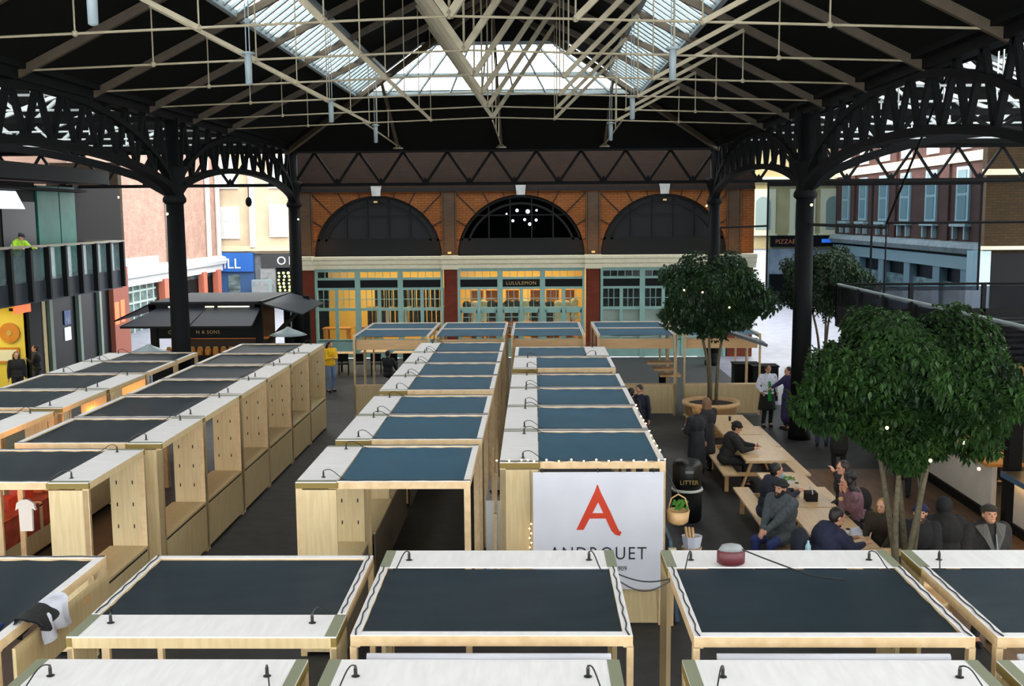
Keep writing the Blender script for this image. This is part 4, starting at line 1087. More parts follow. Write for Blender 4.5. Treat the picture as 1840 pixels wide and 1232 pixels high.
# ================================================================ cafe pavilion
t = thing('cafe_pavilion', 'black steel cafe pavilion with a railed roof deck and counters below', 'pavilion', (0, 0, 0))
obj('deck', MB().box(8.9, 20, 12, 31, 2.85, 3.0), mat('deck_gloss', col(18, 21, 26), .3), t)
b = MB()
for k in range(18): b.box(9.0, 20, 12.6 + k * 1.05, 12.7 + k * 1.05, 3.0, 3.06)
obj('deck_batten', b, M['black_paint'], t)
obj('fascia', MB().box(8.8, 8.95, 12, 31, 2.7, 3.3).box(8.8, 20, 30.95, 31.05, 2.7, 3.2), M['black_paint'], t)
obj('handrail', MB().tube([(8.85, 12, 3.92), (8.85, 31, 3.92)], .04, 8), M['grey_steel'], t)
obj('handrail', MB().tube([(8.85, 31, 3.92), (20, 31, 3.92)], .035, 8), M['iron'], t)
for k in range(10): obj('rail_post', MB().box(8.8, 8.92, 12.4 + k * 2.06, 12.55 + k * 2.06, 2.9, 3.92), M['black_paint'], t)
for k in range(6): obj('rail_post', MB().box(8.8 + k * 2.1, 8.92 + k * 2.1, 30.95, 31.05, 2.9, 3.92), M['black_paint'], t)
obj('rail_mesh', MB().box(8.85, 8.87, 12, 31, 3.0, 3.85).box(8.85, 20, 30.99, 31.01, 3.0, 3.85), glass('rail_mesh', (.5, .5, .54, 1), .8, .7, (.02, .022, .025, 1)), t)
for y in (14.6, 19.9, 25.2, 30.8): obj('post', MB().box(8.95, 9.2, y - .12, y + .12, 0, 2.75), M['black_paint'], t)
for y in (14.6, 19.9, 25.2, 30.8): obj('post', MB().box(13, 13.25, y - .12, y + .12, 0, 2.75), M['black_paint'], t)
text('lettering', 'THOU', .4, (8.79, 19.85, 2.95), (R(90), 0, R(-90)), M['gold_ink'], t, .01, space=1.1, label='gold cafe lettering on the fascia')
cw = mat('counter_white', col(196, 188, 176), .5, c2=col(184, 176, 164), scale=2)
t = thing('bar_counter', 'long white fronted cafe counter with a black kickboard', 'counter', (0, 0, 0))
obj('front', MB().box(8.85, 8.95, 20.25, 27.5, .2, 1.08), cw, t); obj('kickboard', MB().box(8.8, 8.9, 20.25, 27.5, 0, .2), M['black_paint'], t)
obj('worktop', MB().box(8.75, 9.5, 20.25, 27.5, 1.08, 1.13), M['warm_wood'], t)
t = thing('bar_counter', 'white bar counter with blue-edged top lit amber from beneath', 'counter', (0, 0, 0))
obj('front', MB().box(8.95, 9.05, 13, 19.5, .2, 1.04), cw, t); obj('kickboard', MB().box(8.9, 9.0, 13, 19.5, 0, .2), M['black_paint'], t)
obj('worktop', MB().box(8.78, 9.7, 13, 19.6, 1.08, 1.15), mat('bar_top', col(104, 90, 74), .3), t)
obj('edge', MB().box(8.74, 8.78, 13, 19.64, 1.05, 1.15).box(8.78, 9.7, 19.6, 19.64, 1.05, 1.15), mat('blue_edge', col(64, 92, 116), .4), t, label='blue counter edge')
lamp('bar_strip_light', 'AREA', (8.84, 16.5, 1.03), 14, (1, .6, .2), .05, (0, R(-12), 0), 6)
t = thing('back_bar', 'amber lit back wall of the cafe with shelves of bottles', 'wall unit', (0, 0, 0))
obj('panel', MB().box(12.6, 12.8, 12, 27, 0, 2.7), M['warm_wall'], t)
for z in (1.2, 1.65, 2.1): obj('shelf', MB().box(12.3, 12.6, 12.5, 26.5, z, z + .04), M['warm_wood'], t)
obj('wood_end', MB().box(9.6, 9.9, 19.0, 19.2, 0, 2.7), M['warm_wall'], t)
for y in (15, 18.5, 22, 25.5): lamp('bar_ceiling_light', 'AREA', (11, y, 2.65), 55, (1, .66, .28), .8, (0, 0, 0), 1.5)
for y in (16.5, 21.0, 24.3):
    s = thing('pendant_bulb', 'bare amber pendant bulb over the bar, %s from the street' % {16.5: 'third', 21.0: 'second', 24.3: 'first'}[y], 'lamp', (9.8, y, 2.2), 0, 'amber pendant bulbs in the cafe')
    obj('bulb', MB().ball((0, 0, 0), .06), M['warm_bulb'], s); obj('cord', MB().tube([(0, 0, .05), (0, 0, .55)], .008, 5), M['plug'], s)
bc = [mat('bottle_green', col(30, 60, 34), .15), mat('bottle_amber', col(120, 66, 20), .15), mat('bottle_clear', col(150, 150, 140), .15)]
n = 0
for z in (1.24, 1.69, 2.14):
    for i in range(14):
        y = 14 + i * .85 + random.uniform(-.1, .1)
        s = solo('bottle', '%s bottle on the %s cafe shelf, %s from the picture edge' % (['green', 'amber', 'clear'][(i + n) % 3], ['lower', 'middle', 'top'][n], (ORD + ['fourteenth'])[i]), 'bottle', MB().lathe([(.05, 0), (.052, .02), (.052, .2), (.02, .28), (.018, .34)], (12.45, y, z), 8), bc[(i + n) % 3], 'bottles on the back bar', True)
    n += 1
for i, (y, x) in enumerate([(18.6, 9.3), (18.3, 9.45), (17.9, 9.2), (21.2, 9.2), (22.4, 9.15), (23.6, 9.25), (25.0, 9.2)]):
    solo('bottle', ['blue glass bottle at the near end of the bar top', 'dark beer tap bottle behind the blue one', 'dark bottle on the bar top by the picture edge', 'green bottle on the long white counter, first', 'green bottle on the long white counter, second', 'green bottle on the long white counter, third', 'green bottle on the long white counter, last'][i], 'bottle',
         MB().lathe([(.045, 0), (.048, .02), (.048, .2), (.02, .27), (.018, .33)], (x, y, 1.15 if i < 3 else 1.13), 8), [M['blue_paint'], bc[1], bc[1], bc[0], bc[0], bc[0], bc[0]][i], 'bottles on the counters', True)
def stool(x, y, label, h=.75):
    t = thing('bar_stool', label, 'stool', (x, y, 0), .3, 'bar stools')
    obj('seat', MB().lathe([(.17, h - .03), (.18, h), (.17, h + .02)], n=16), M['warm_wood'], t, True)
    for k in range(4):
        a = PI / 4 + k * PI / 2; obj('leg', MB().tube([(.12 * math.cos(a), .12 * math.sin(a), h - .02), (.22 * math.cos(a), .22 * math.sin(a), 0)], .014, 6), M['grey_steel'], t)
    obj('footrest', MB().box(-.15, .15, -.15, -.13, .28, .3).box(-.15, .15, .13, .15, .28, .3), M['grey_steel'], t)
stool(8.3, 24.1, 'steel legged bar stool at the far end of the long white counter')
stool(8.35, 17.2, 'dark bar stool tucked by the amber lit bar')
stool(8.2, 22.9, 'bar stool in front of the long white counter beneath the tree')

# pipes, poles and hanging rods on the cafe side
def pipe(label, pts, r=.03): solo('steel_pipe', label, 'pipe', MB().tube(pts, r, 6), M['iron'], 'thin black pipes and rods on the cafe side')
pipe('horizontal black pipe crossing just above the deck railing line', [(9.2, 28, 5.72), (20, 28, 5.72)], .035)
pipe('short horizontal pipe from the column between the trees', [(7.1, 27.7, 5.7), (9.2, 28, 5.6)], .04)
pipe('short horizontal pipe joining the far column and the street opening', [(7.3, 42, 5.45), (9.2, 42, 5.5)], .04)
pipe('thin black upright standing on the cafe deck', [(9.2, 28, 5.7), (9.2, 28, 2.9)], .02)
pipe('thin black rod hanging in front of the far arch column', [(6.2, 35, 10.0), (6.75, 41.4, 5.5)], .02)
pipe('slanting black cable dropping from the roof to the pipe', [(9.6, 24, 10.3), (9.2, 28, 5.7)], .03)
pipe('thin pale rod hanging over the column between the trees', [(6.3, 26, 9.8), (7.0, 29, 7.2)], .018)
pipe('horizontal black pipe level with the column capitals on the cafe side', [(7.07, 28.0, 6.75), (20, 28.0, 6.85)], .04)
t = thing('hanging_loudspeaker', 'small dark drop-shaped fitting hanging under the girder in front of the cream terrace', 'lamp', (-11.3, 42, 0))
obj('cord', MB().tube([(0, 0, 7.2), (0, 0, 6.75)], .02, 5), M['iron'], t); obj('body', MB().ball((0, 0, 6.6), .13, 10, 8, sz=1.5), M['iron'], t, True)
# ================================================================ round trees in planters
def tree(label, x, y, base, ch, rx, rz, nleaf, stems, mats, seed, planter=True, lean=0):
    random.seed(seed)
    t = thing('round_tree', label, 'tree', (x, y, 0), 0, 'round headed trees')
    ends = []
    for k in range(stems):
        a = 2 * PI * k / stems + seed; r0 = .1 if stems > 1 else 0
        pts = []
        for i in range(9):
            f = i / 8; sp = r0 + (rx * .34) * f ** 1.6
            pts.append((sp * math.cos(a + .5 * f) + .04 * math.sin(5 * f + k), sp * math.sin(a + .5 * f) + .04 * math.cos(4 * f + k), base + (ch - base) * f))
        obj('stem', MB().tube(pts, [(.075 if stems < 3 else .05) * (1 - .5 * i / 8) for i in range(9)], 8), M['bark'], t, True)
        ends.append(pts[-1])
    br = MB()
    for e in ends + [ends[0]] * 2:
        for j in range(6):
            a = random.random() * 2 * PI; r = rx * random.uniform(.4, .85); h = random.uniform(-.5, .7) * rz
            q = (r * math.cos(a), r * math.sin(a), ch + h)
            m = tuple((Vector(e) * .5 + Vector(q) * .5) + Vector((0, 0, -.1)))
            br.tube([e, m, q], [.025, .016, .006], 5)
    obj('branch', br, M['bark'], t, True)
    b = MB()
    nclus = nleaf // 9
    for c in range(nclus):
        while True:
            d = Vector((random.gauss(0, 1), random.gauss(0, 1), random.gauss(0, 1)))
            if d.length > .1: break
        d.normalize()
        rr = random.uniform(.55, 1.0) ** .6
        lump = 1 + .19 * math.sin(3.1 * math.atan2(d.y, d.x) + seed) * math.cos(4 * d.z) + .1 * math.sin(9 * d.x + 5 * d.z)
        p = Vector((d.x * rx * rr * lump, d.y * rx * rr * lump, ch + d.z * rz * rr * lump))
        if d.z < -.45: p.z += rz * .18
        out = (d + Vector((0, 0, -.25))).normalized()
        for l in range(9):
            a = random.random() * 2 * PI
            side = out.orthogonal().normalized(); side.rotate(Matrix.Rotation(a, 3, out))
            dirn = (out * random.uniform(.1, .7) + side + Vector((0, 0, -.45))).normalized()
            ln = random.uniform(.075, .125); wd = ln * .27
            w = dirn.cross(Vector((0, 0, 1)) + side * .3).normalized() * wd
            q = p + side * .03
            mid = q + dirn * ln * .5 + Vector((0, 0, .012)); tip = q + dirn * ln + Vector((0, 0, -.02))
            n = len(b.v); b.v += [tuple(q), tuple(mid + w), tuple(tip), tuple(mid - w)]
            b.f.append((n, n + 1, n + 2)); b.f.append((n, n + 2, n + 3))
    obj('foliage', b, mats, t)
    if planter:
        obj('planter_tub', MB().lathe([(.62, 0), (.66, .05), (.7, .8), (.78, .82), (.78, .92), (.66, .92), (.66, .8)], n=28), M['ply_warm'], t, True)
        obj('soil', MB().lathe([(.02, .8), (.655, .8), (.655, .84), (.02, .86)], n=24), M['soil'], t)
        bd = MB()
        for z in (.2, .5): bd.lathe([(.69, z), (.7, z), (.705, z + .05), (.69, z + .05)], n=28)
        obj('hoop', bd, M['ply'], t)
    return t
tree('round headed tree in the wooden tub behind the picnic tables', 4.8, 28.6, .85, 3.7, 1.45, 1.15, 34000, 3, M['leaf_dark'], 2)
tree('round headed tree with wavy stems beside the man in the flat cap, the largest', 5.32, 14.98, .8, 3.44, 1.46, 1.12, 50000, 5, M['leaf'], 5)
tree('round headed tree partly hidden behind the column, nearest the street', 9.7, 35.6, .85, 3.6, 1.5, 1.2, 26000, 3, M['leaf_dark'], 9)
for k, (x, y, z) in enumerate([(4.3, 27.15, 4.0), (5.0, 27.2, 3.6), (3.85, 27.3, 4.05), (4.6, 13.7, 3.2), (5.6, 13.7, 3.0), (6.2, 14.1, 3.45), (5.2, 13.75, 2.75), (5.9, 13.9, 2.6)]):
    solo('fairy_bulb', 'amber fairy bulb glowing in the %s tree, %s of its kind' % ('tubbed' if k < 3 else 'largest', ORD[k if k < 3 else k - 3]), 'lamp', MB().ball((x, y, z), .022, 8, 6), M['warm_bulb'], 'fairy bulbs in the trees')

# ================================================================ picnic tables
M['table_top'] = mat('table_top', col(206, 172, 128), 0.35, c2=col(218, 188, 146), scale=4, stretch=(6, .5, 3))
def picnic(ya, yb, label):
    t = thing('picnic_table', label, 'table', (0, 0, 0), 0, 'long picnic tables')
    obj('table_top', MB().box(4.5, 5.42, ya, yb, .71, .76), M['table_top'], t)
    for x0, x1 in ((4.02, 4.34), (5.58, 5.88)):
        obj('bench_seat', MB().box(x0, x1, ya, yb, .42, .46), M['table_top'], t)
    for y in (ya + .35, yb - .35):
        obj('trestle', MB().box(4.1, 5.8, y - .03, y + .03, .34, .42).beam((4.7, y, .7), (4.45, y, 0), .09, .05).beam((5.22, y, .7), (5.47, y, 0), .09, .05).box(4.55, 5.37, y - .03, y + .03, .62, .71), M['ply_warm'], t)
        for x in (4.15, 5.75): obj('leg', MB().box(x - .04, x + .04, y - .03, y + .03, 0, .34), M['ply_warm'], t)
    return t
picnic(24.95, 27.4, 'picnic table next to the tubbed tree')
picnic(22.2, 24.88, 'picnic table with the capped man reading his phone')
picnic(18.6, 21.15, 'picnic table under the woman eating and her friend')
picnic(16.0, 18.55, 'picnic table where the man in navy leans over his phone')
# litter bin
t = thing('litter_bin', 'black litter bin with a white liner rim beside the bannered stall', 'bin', (2.98, 20.4, 0))
obj('body', MB().lathe([(.26, 0), (.29, .06), (.3, .62)], n=20), M['black_paint'], t, True)
obj('liner', MB().lathe([(.3, .6), (.315, .62), (.3, .66), (.28, .64)], n=20), M['white_paint'], t, True)
obj('hood', MB().lathe([(.27, .66), (.29, .8), (.29, 1.12), (.24, 1.2), (.05, 1.23)], n=20), M['plug'], t, True)
text('lettering', 'LITTER', .12, (0, -.295, .78), (R(90), 0, 0), M['gold_ink'], t, .003, 'CENTER', label='gold bin lettering')
obj('plate', MB().box(-.08, .08, -.3, -.29, 1.0, 1.05), M['grey_stone'], t)
# ================================================================ produce of the bannered stall
t = thing('wicker_basket', 'wicker basket hanging with greenery at the bannered stall corner', 'basket', (2.08, 15.1, 1.5))
obj('body', MB().lathe([(.1, 0), (.15, .04), (.17, .2), (.15, .2), (.13, .06)], n=16), M['ply_warm'], t, True); obj('handle', MB().tube([(-.15, 0, .2), (-.1, 0, .38), (0, 0, .44), (.1, 0, .38), (.15, 0, .2)], .012, 6), M['ply_warm'], t, True); obj('cord', MB().tube([(0, 0, .44), (-.24, .1, .9)], .008, 5), M['plug'], t)
b = MB()
for i in range(60):
    a = random.random() * 6.28; r = random.random() * .12; p = Vector((r * math.cos(a), r * math.sin(a), .2 + random.random() * .1))
    b.slab([p, p + Vector((.05, .02, .04)), p + Vector((.02, .06, .05))], .002)
obj('foliage', b, mat('herb', col(70, 130, 40), .6), t)
t = thing('bread_bucket', 'wooden tub of baguettes wrapped in white paper beside the bannered stall', 'bucket', (2.42, 16.0, .62))
obj('body', MB().lathe([(.12, 0), (.16, .24), (.145, .24), (.11, .02)], n=18), M['ply_warm'], t, True)
obj('paper', MB().lathe([(.1, .15), (.14, .34), (.15, .42), (.12, .4), (.08, .2)], n=9, sx=1.1, sy=.8), M['white_cloth'], t)
for i in range(3): obj('baguette', MB().tube([(-.02 + .04 * i, 0, .1), (-.1 + .05 * i, -.02 * i, .56)], [.03, .022], 8), M['ply_warm'], t, True)
solo('side_table', 'low wooden crate table under the bread tub', 'crate', MB().box(2.2, 2.62, 15.6, 16.3, 0, .04).box(2.2, 2.24, 15.6, 16.3, 0, .58).box(2.58, 2.62, 15.6, 16.3, 0, .58).box(2.2, 2.62, 15.6, 16.3, .58, .62), M['ply_warm'])
solo('blue_board', 'blue board leaning at the corner of the bannered stall', 'board', MB().hexa([(2.06, 15.1, .0), (2.12, 15.1, .0), (2.12, 16.0, .0), (2.06, 16.0, .0), (1.95, 15.1, 1.25), (2.0, 15.1, 1.25), (2.0, 16.0, 1.25), (1.95, 16.0, 1.25)]), mat('slate_blue', col(66, 92, 112), .5))
t = thing('cheese_wheel', 'pale cheese wheel standing on edge at the bannered stall', 'cheese', (1.98, 14.98, 1.0))
obj('wheel', MB().tube([(-.05, 0, 0), (.06, 0, 0)], .17, 24), mat('rind', col(214, 200, 164), .6), t)
obj('stand', MB().box(-.1, .12, -.1, .1, -.4, -.165).box(-.03, .03, -.03, .03, -1.0, -.4), M['ply_warm'], t)
for i, (x, y, z, c, lb) in enumerate([(2.0, 14.92, .6, 'ply', 'small pale crate below the cheese wheel'), (2.0, 14.9, .78, 'ply_warm', 'small red labelled crate below the cheese wheel')]): pass

# clutter between the middle row and the bannered row
for k, (x, y, h) in enumerate([(-.72, 17.2, 2.2), (-.66, 16.7, 1.9), (-.7, 18.4, 2.1), (-.62, 15.4, 1.6)]):
    solo('timber_pole', 'loose timber pole standing in the gap between the rows, %s from the banner' % ORD[[2, 1, 3, 0][k]], 'pole', MB().beam((x, y, 0), (x + .02, y - .1, h), .05, .04), M['timber'], 'poles in the gap')
solo('tangled_wrap', 'crumpled blue plastic wrap on the ground between the rows', 'wrap', MB().tube([(-.75 + .12 * math.sin(i * 1.9), 15.2 + .11 * i, .05 + .05 * abs(math.sin(i * 2.3))) for i in range(22)], .025, 5), mat('blue_plastic', col(60, 90, 130), .3))
t = thing('white_fridge', 'small white cabinet with a dark bowl between the rows', 'cabinet', (-.68, 17.9, 0)); obj('body', MB().box(-.15, .13, -.8, .8, 0, 1.3), M['white_paint'], t); obj('bowl', MB().lathe([(.05, 1.3), (.11, 1.38), (.09, 1.38), (.04, 1.32)], (0, -.5, 0), 14), M['plug'], t)
# goods lit orange inside the low stalls and long counter stalls
for y, e in ((15.8, 24), (17.6, 30), (19.6, 26), (21.6, 24), (23.4, 20)): lamp('stall_warm_light', 'POINT', (-9.25 + (y < 20) * .5, y, 1.95), e, (1, .42, .12), .12)
for k in range(3):
    y = 15.0 + 1.75 * k
    solo('counter_cloth', 'orange-red cloth draped over the counter of the low stall row, %s from the picture corner' % ORD[k], 'cloth', MB().box(-8.945, -8.93, y, y + 1.6, .45, .93).box(-9.4, -8.93, y, y + 1.6, .921, .935), mat('red_cloth', col(150, 60, 32), .7, c2=col(110, 36, 22), scale=6), 'counter cloths')
for k, (x, y) in enumerate([(-8.8, 16.6), (-8.8, 18.6), (-9.3, 20.6), (-9.3, 22.6), (-8.8, 15.0)]):
    t = thing('heat_lamp', 'amber bulb hanging inside the row by the glazed shop, %s from the picture corner' % ORD[[1, 2, 3, 4, 0][k]], 'lamp', (x, y, 1.95), 0, 'amber stall bulbs')
    obj('bulb', MB().ball((0, 0, 0), .05), M['warm_bulb'], t, True); obj('cord', MB().tube([(0, 0, .05), (0, 0, .42)], .006, 4), M['plug'], t)
rc = [col(170, 50, 24), col(190, 90, 40), col(110, 40, 30), col(200, 190, 180), col(60, 50, 60)]
gm2 = [mat('goods_%d' % i, c, .6) for i, c in enumerate(rc)]
cn = ['red', 'orange', 'maroon', 'white', 'plum']
for k in range(14):
    y = 14.7 + k * .62; g = random.randrange(5); h = random.uniform(.12, .3)
    t = solo('goods_box', '%s goods box on the orange lit counter, %s from the picture corner' % (cn[g], (ORD + ['fourteenth'])[k]), 'box', MB().box(-9.5, -9.2, y, y + .3, .93, .93 + h), gm2[g], 'goods on the orange lit counter')
for k, (x, y, c) in enumerate([(-7.2, 14.4, 3), (-6.85, 14.9, 4)]):
    t = thing('hanging_shirt', ['pale T-shirt hanging on the open side of the end counter stall', 'plum shirt hanging behind the pale one', 'white shirt hanging deepest in the end counter stall'][k], 'shirt', (x, y, 1.62), 0, 'shirts in the end stall'); t.scale = (.4, .6, .6)
    obj('body', MB().prism([(-.22, 0), (.22, 0), (.24, .55), (.36, .5), (.3, .68), (.1, .76), (-.1, .76), (-.3, .68), (-.36, .5), (-.24, .55)], 'y', -.04, .04), gm2[c], t)
    obj('hanger', MB().tube([(-.15, 0, .72), (0, 0, .82), (.15, 0, .72)], .008, 5).tube([(0, 0, .82), (0, 0, 1.0)], .005, 5), M['plug'], t)
# terrace tables near the windows at the far left
for k, (x, y) in enumerate([(-7.5, 40.5), (-6.3, 41.0), (-5.0, 40.6)]):
    t = thing('cafe_table', 'small dark cafe table with chairs under the clothes shop window, %s from the column' % ORD[k], 'table', (x, y, 0), 0, 'tables under the window')
    obj('table_top', MB().box(-.5, .5, -.35, .35, .72, .76), M['ply_warm'], t); obj('leg', MB().tube([(0, 0, 0), (0, 0, .72)], .04, 8), M['iron'], t)
for k in range(6):
    x = -7.9 + k * .62; t = thing('cafe_chair', 'dark slatted chair by the window tables, %s from the column' % ORD[k], 'chair', (x, 39.7, 0), .1, 'chairs under the window')
    obj('seat', MB().box(-.2, .2, -.2, .2, .43, .46), M['iron'], t); obj('backrest', MB().box(-.2, .2, -.22, -.19, .55, .85), M['iron'], t)
    for sx in (-1, 1):
        for sy in (-1, 1): obj('leg', MB().beam((sx * .18, sy * .18, 0), (sx * .18, sy * .2, .85 if sy < 0 else .44), .025), M['iron'], t)
t = thing('display_shelf', 'yellow wood shelf stack inside the open frame stall by the tubbed tree', 'shelf', (4.0, 33.0, 0))
for z in (1.35, 1.15, .95): obj('shelf', MB().box(-.5 + (1.35 - z), .3 + (1.35 - z) * .6, -.3, .3, z, z + .06), M['ply_warm'], t)
obj('leg', MB().box(-.1, .1, -.1, .1, 0, .95), M['iron'], t)
solo('parasol', 'folded dark slatted canopy leaning over the open frame stall by the tubbed tree', 'canopy', MB().slab([(4.3, 29.9, 3.0), (6.45, 29.3, 2.3), (6.5, 30.2, 2.3), (4.35, 30.8, 3.0)], .08), mat('slat_dark', col(58, 66, 70), .5))
for k, (x, y) in enumerate([(6.9, 34.5), (7.4, 34.0)]):
    t = thing('planter_box', ['black square planter box beyond the open frame stalls', 'second black planter box standing closer to the column'][k], 'planter', (x, y, 0), 0, 'black planter boxes')
    obj('body', MB().box(-.4, .4, -.3, .3, 0, 1.1), M['black_paint'], t); obj('rim', MB().box(-.43, .43, -.33, .33, 1.1, 1.14), M['iron'], t)
# ================================================================ people
def cap(b, p, q, r0, r1, n=10):
    p, q = Vector(p), Vector(q); d = q - p; L = d.length
    if L < 1e-6: d = Vector((0, 0, 1)); L = 1e-6
    d.normalize(); pts = []; rs = []
    for k in (0, 1, 2): a = PI / 2 * k / 3; pts.append(p - d * r0 * math.cos(a)); rs.append(max(.002, r0 * math.sin(a)))
    pts.append(p); rs.append(r0); pts.append(q); rs.append(r1)
    for k in (1, 2, 3): a = PI / 2 * k / 3; pts.append(q + d * r1 * math.sin(a)); rs.append(max(.002, r1 * math.cos(a)))
    b.tube(pts, rs, n); return b
def ell(b, c, rx, ry, rz, rot=None):
    n0 = len(b.v); b.ball((0, 0, 0), 1, 14, 10)
    for i in range(n0, len(b.v)):
        v = Vector(b.v[i]); v = Vector((v.x * rx, v.y * ry, v.z * rz))
        if rot: v.rotate(rot)
        b.v[i] = tuple(v + Vector(c))
    return b
def ik(a, c, l1, l2, hint):
    a, c = Vector(a), Vector(c); d = c - a; L = min(d.length, (l1 + l2) * .995); dn = d.normalized()
    x = (l1 * l1 - l2 * l2 + L * L) / (2 * L); h = math.sqrt(max(0, l1 * l1 - x * x))
    hv = Vector(hint); hv = (hv - dn * hv.dot(dn)).normalized()
    return a + dn * x + hv * h, a + dn * L
def remesh(o, vox, sm=4):
    m = o.modifiers.new('remesh', 'REMESH'); m.mode = 'VOXEL'; m.voxel_size = vox; m.use_smooth_shade = True
    s = o.modifiers.new('smooth', 'SMOOTH'); s.iterations = sm; s.factor = .5
SK = mat('skin', col(196, 146, 118), .55); SKD = mat('skin_dark', col(112, 74, 52), .55); SKT = mat('skin_tan', col(176, 128, 98), .55)
EYE = mat('eye', col(40, 30, 26), .2); LIP = mat('lip', col(150, 84, 76), .5)
def person(label, x, y, rz, pose='stand', top=(30, 32, 36), legs=(24, 26, 32), hair=(34, 26, 20), skin=None, coat=False, style='short', hat=None, beard=None,
           lhand=None, rhand=None, lean=0, head=(0, 0), scale=1.0, sz=.46, vox=.012, extra=None, topname='jacket', legname='trousers', z0=0, feet=None, bulk=.022):
    t = thing('person', label, 'person', (x, y, z0), rz); t.scale = (scale,) * 3
    skin = skin or SK
    tm = mat('cloth_top', col(*top), .85, c2=col(*[min(255, int(c * 1.25) + 4) for c in top]), scale=30); lm = mat('cloth_legs', col(*legs), .85)
    hm = mat('hair', col(*hair), .5)
    sit = pose == 'sit'
    hz = sz + .1 if sit else .94
    hip = Vector((0, 0, hz))
    up = Vector((0, -math.sin(lean), math.cos(lean)))
    fw = Vector((0, -math.cos(lean), -math.sin(lean)))
    chest = hip + up * .36; neck = hip + up * .55; sh = {s: hip + up * .5 + Vector((s * .185, 0, 0)) for s in (-1, 1)}
    hrot = Matrix.Rotation(R(head[0]), 3, 'Z') @ Matrix.Rotation(R(head[1]) , 3, 'X')
    hc = neck + Vector((0, -.03 - .06 * math.sin(lean), .15))
    H = lambda v: hc + hrot @ Vector(v)
    # body: one continuous surface
    b = MB()
    ell(b, H((0, .005, .02)), .078, .096, .108, hrot); ell(b, H((0, -.028, -.055)), .055, .06, .062, hrot)
    cap(b, H((0, -.095, .005)), H((0, -.112, -.028)), .009, .015, 8)       # nose
    cap(b, H((-.04, -.086, .032)), H((.04, -.086, .032)), .012, .012, 8)   # brow
    cap(b, H((0, -.086, -.085)), H((0, -.08, -.09)), .02, .018, 8)          # chin
    for s in (-1, 1): ell(b, H((s * .08, .01, -.005)), .012, .02, .03, hrot)
    cap(b, neck - up * .03, hc + hrot @ Vector((0, .01, -.04)), .056, .052)
    ell(b, hip + up * .38, .17, .11, .2); ell(b, hip + up * .12, .15, .105, .17)
    ell(b, hip, .165, .12, .12)
    for s in (-1, 1): cap(b, neck - up * .05, sh[s], .05, .055)
    hands = {}
    for s, tgt in ((1, lhand), (-1, rhand)):
        if tgt is None: tgt = (s * .27, -.02, hz - .12) if not sit else (s * .15, -.36, hz + .1)
        el, wr = ik(sh[s], tgt, .29, .25, (s * .5, .7, -.6))
        hands[s] = (el, wr)
        cap(b, sh[s], el, .048, .04); cap(b, el, wr, .04, .026)
        d = (wr - el).normalized(); side = d.cross(Vector((0, 0, 1)))
        side = side.normalized() if side.length > .1 else Vector((0, -1, 0))
        if d.z < -.7: side = Vector((0, -1, 0))
        nrm = side.cross(d).normalized()
        palm = wr + d * .05
        ell(b, palm, .03, .03, .03); cap(b, wr + d * .02, wr + d * .08, .026, .03, 8)
        for k, (o_, l_) in enumerate(((-.03, .062), (-.01, .075), (.011, .07), (.031, .055))):
            r0 = wr + d * .085 + side * o_; m = r0 + d * l_ * .55 - nrm * .008; e = m + (d * .6 - nrm * .8).normalized() * l_ * .5
            cap(b, r0, m, .0095, .009, 6); cap(b, m, e, .009, .0075, 6)
        th = wr + d * .035 + side * -.03; cap(b, th, th + (d * .7 - side * .8).normalized() * .05, .011, .009, 6)
    ft = {}
    for s in (-1, 1):
        hj = hip + Vector((s * .09, 0, 0))
        if sit:
            f = feet[0 if s < 0 else 1] if feet else (s * .13, -.42, .09)
            kn, an = ik(hj, f, .44, .43, (s * .15, -1, .9))
        else:
            f = feet[0 if s < 0 else 1] if feet else (s * .11, .02 * s, .09)
            kn, an = ik(hj, f, .44, .43, (0, -1, 0))
        ft[s] = (hj, kn, an)
        cap(b, hj, kn, .085, .055); cap(b, kn, an, .055, .038); cap(b, an, an + Vector((0, -.12, -.05)), .04, .03, 8)
    body = obj('body', b, skin, t, True); remesh(body, vox)
    # eyes and mouth
    e = MB()
    for s in (-1, 1): ell(e, H((s * .031, -.086, .012)), .013, .008, .007, hrot)
    obj('eye', e, EYE, body, True)
    obj('mouth', ell(MB(), H((0, -.088, -.052)), .024, .007, .006, hrot), LIP, body, True)
    # trousers
    l = MB()
    if topname != 'apron_dress':
        ell(l, hip, .18, .135, .13)
        for s in (-1, 1):
            hj, kn, an = ft[s]; cap(l, hj, kn, .1, .074); cap(l, kn, an + Vector((0, 0, .03)), .074, .06)
        o = obj(legname, l, lm, t, True); remesh(o, .014)
    for s in (-1, 1):
        an = ft[s][2]; sb = MB(); n0 = 0
        cap(sb, an + Vector((0, .03, -.045)), an + Vector((0, -.15, -.052)), .042, .036, 10)
        obj('shoe', sb, M['black_cloth'], t, True)
    # top
    c = MB(); k = bulk
    ell(c, hip + up * .38, .19 + k, .125 + k * 1.5, .2 + k); ell(c, hip + up * .14, .165 + k, .125 + k, .19); ell(c, hip + up * .03, .175 + k, .14 + k, .12)
    for s in (-1, 1):
        cap(c, neck - up * .06, sh[s], .06 + k * .5, .068 + k * .5)
        el, wr = hands[s]; cap(c, sh[s], el, .064 + k * .75, .056 + k * .5); cap(c, el, wr - (wr - el).normalized() * .02, .056 + k * .4, .042)
    cap(c, neck - up * .03, neck + up * .015, .075, .068)
    if coat:
        if sit:
            ell(c, hip + Vector((0, -.02, .0)), .2, .2, .13)
            for s in (-1, 1): cap(c, ft[s][0], ft[s][0].lerp(ft[s][1], .55), .115, .1)
        else:
            cap(c, hip, Vector((0, .01, coat if coat > .1 else .55)), .19, .22)
    o = obj(topname if topname != 'apron_dress' else 'shirt', c, tm, t, True); remesh(o, .014)
    # hair
    h = MB()
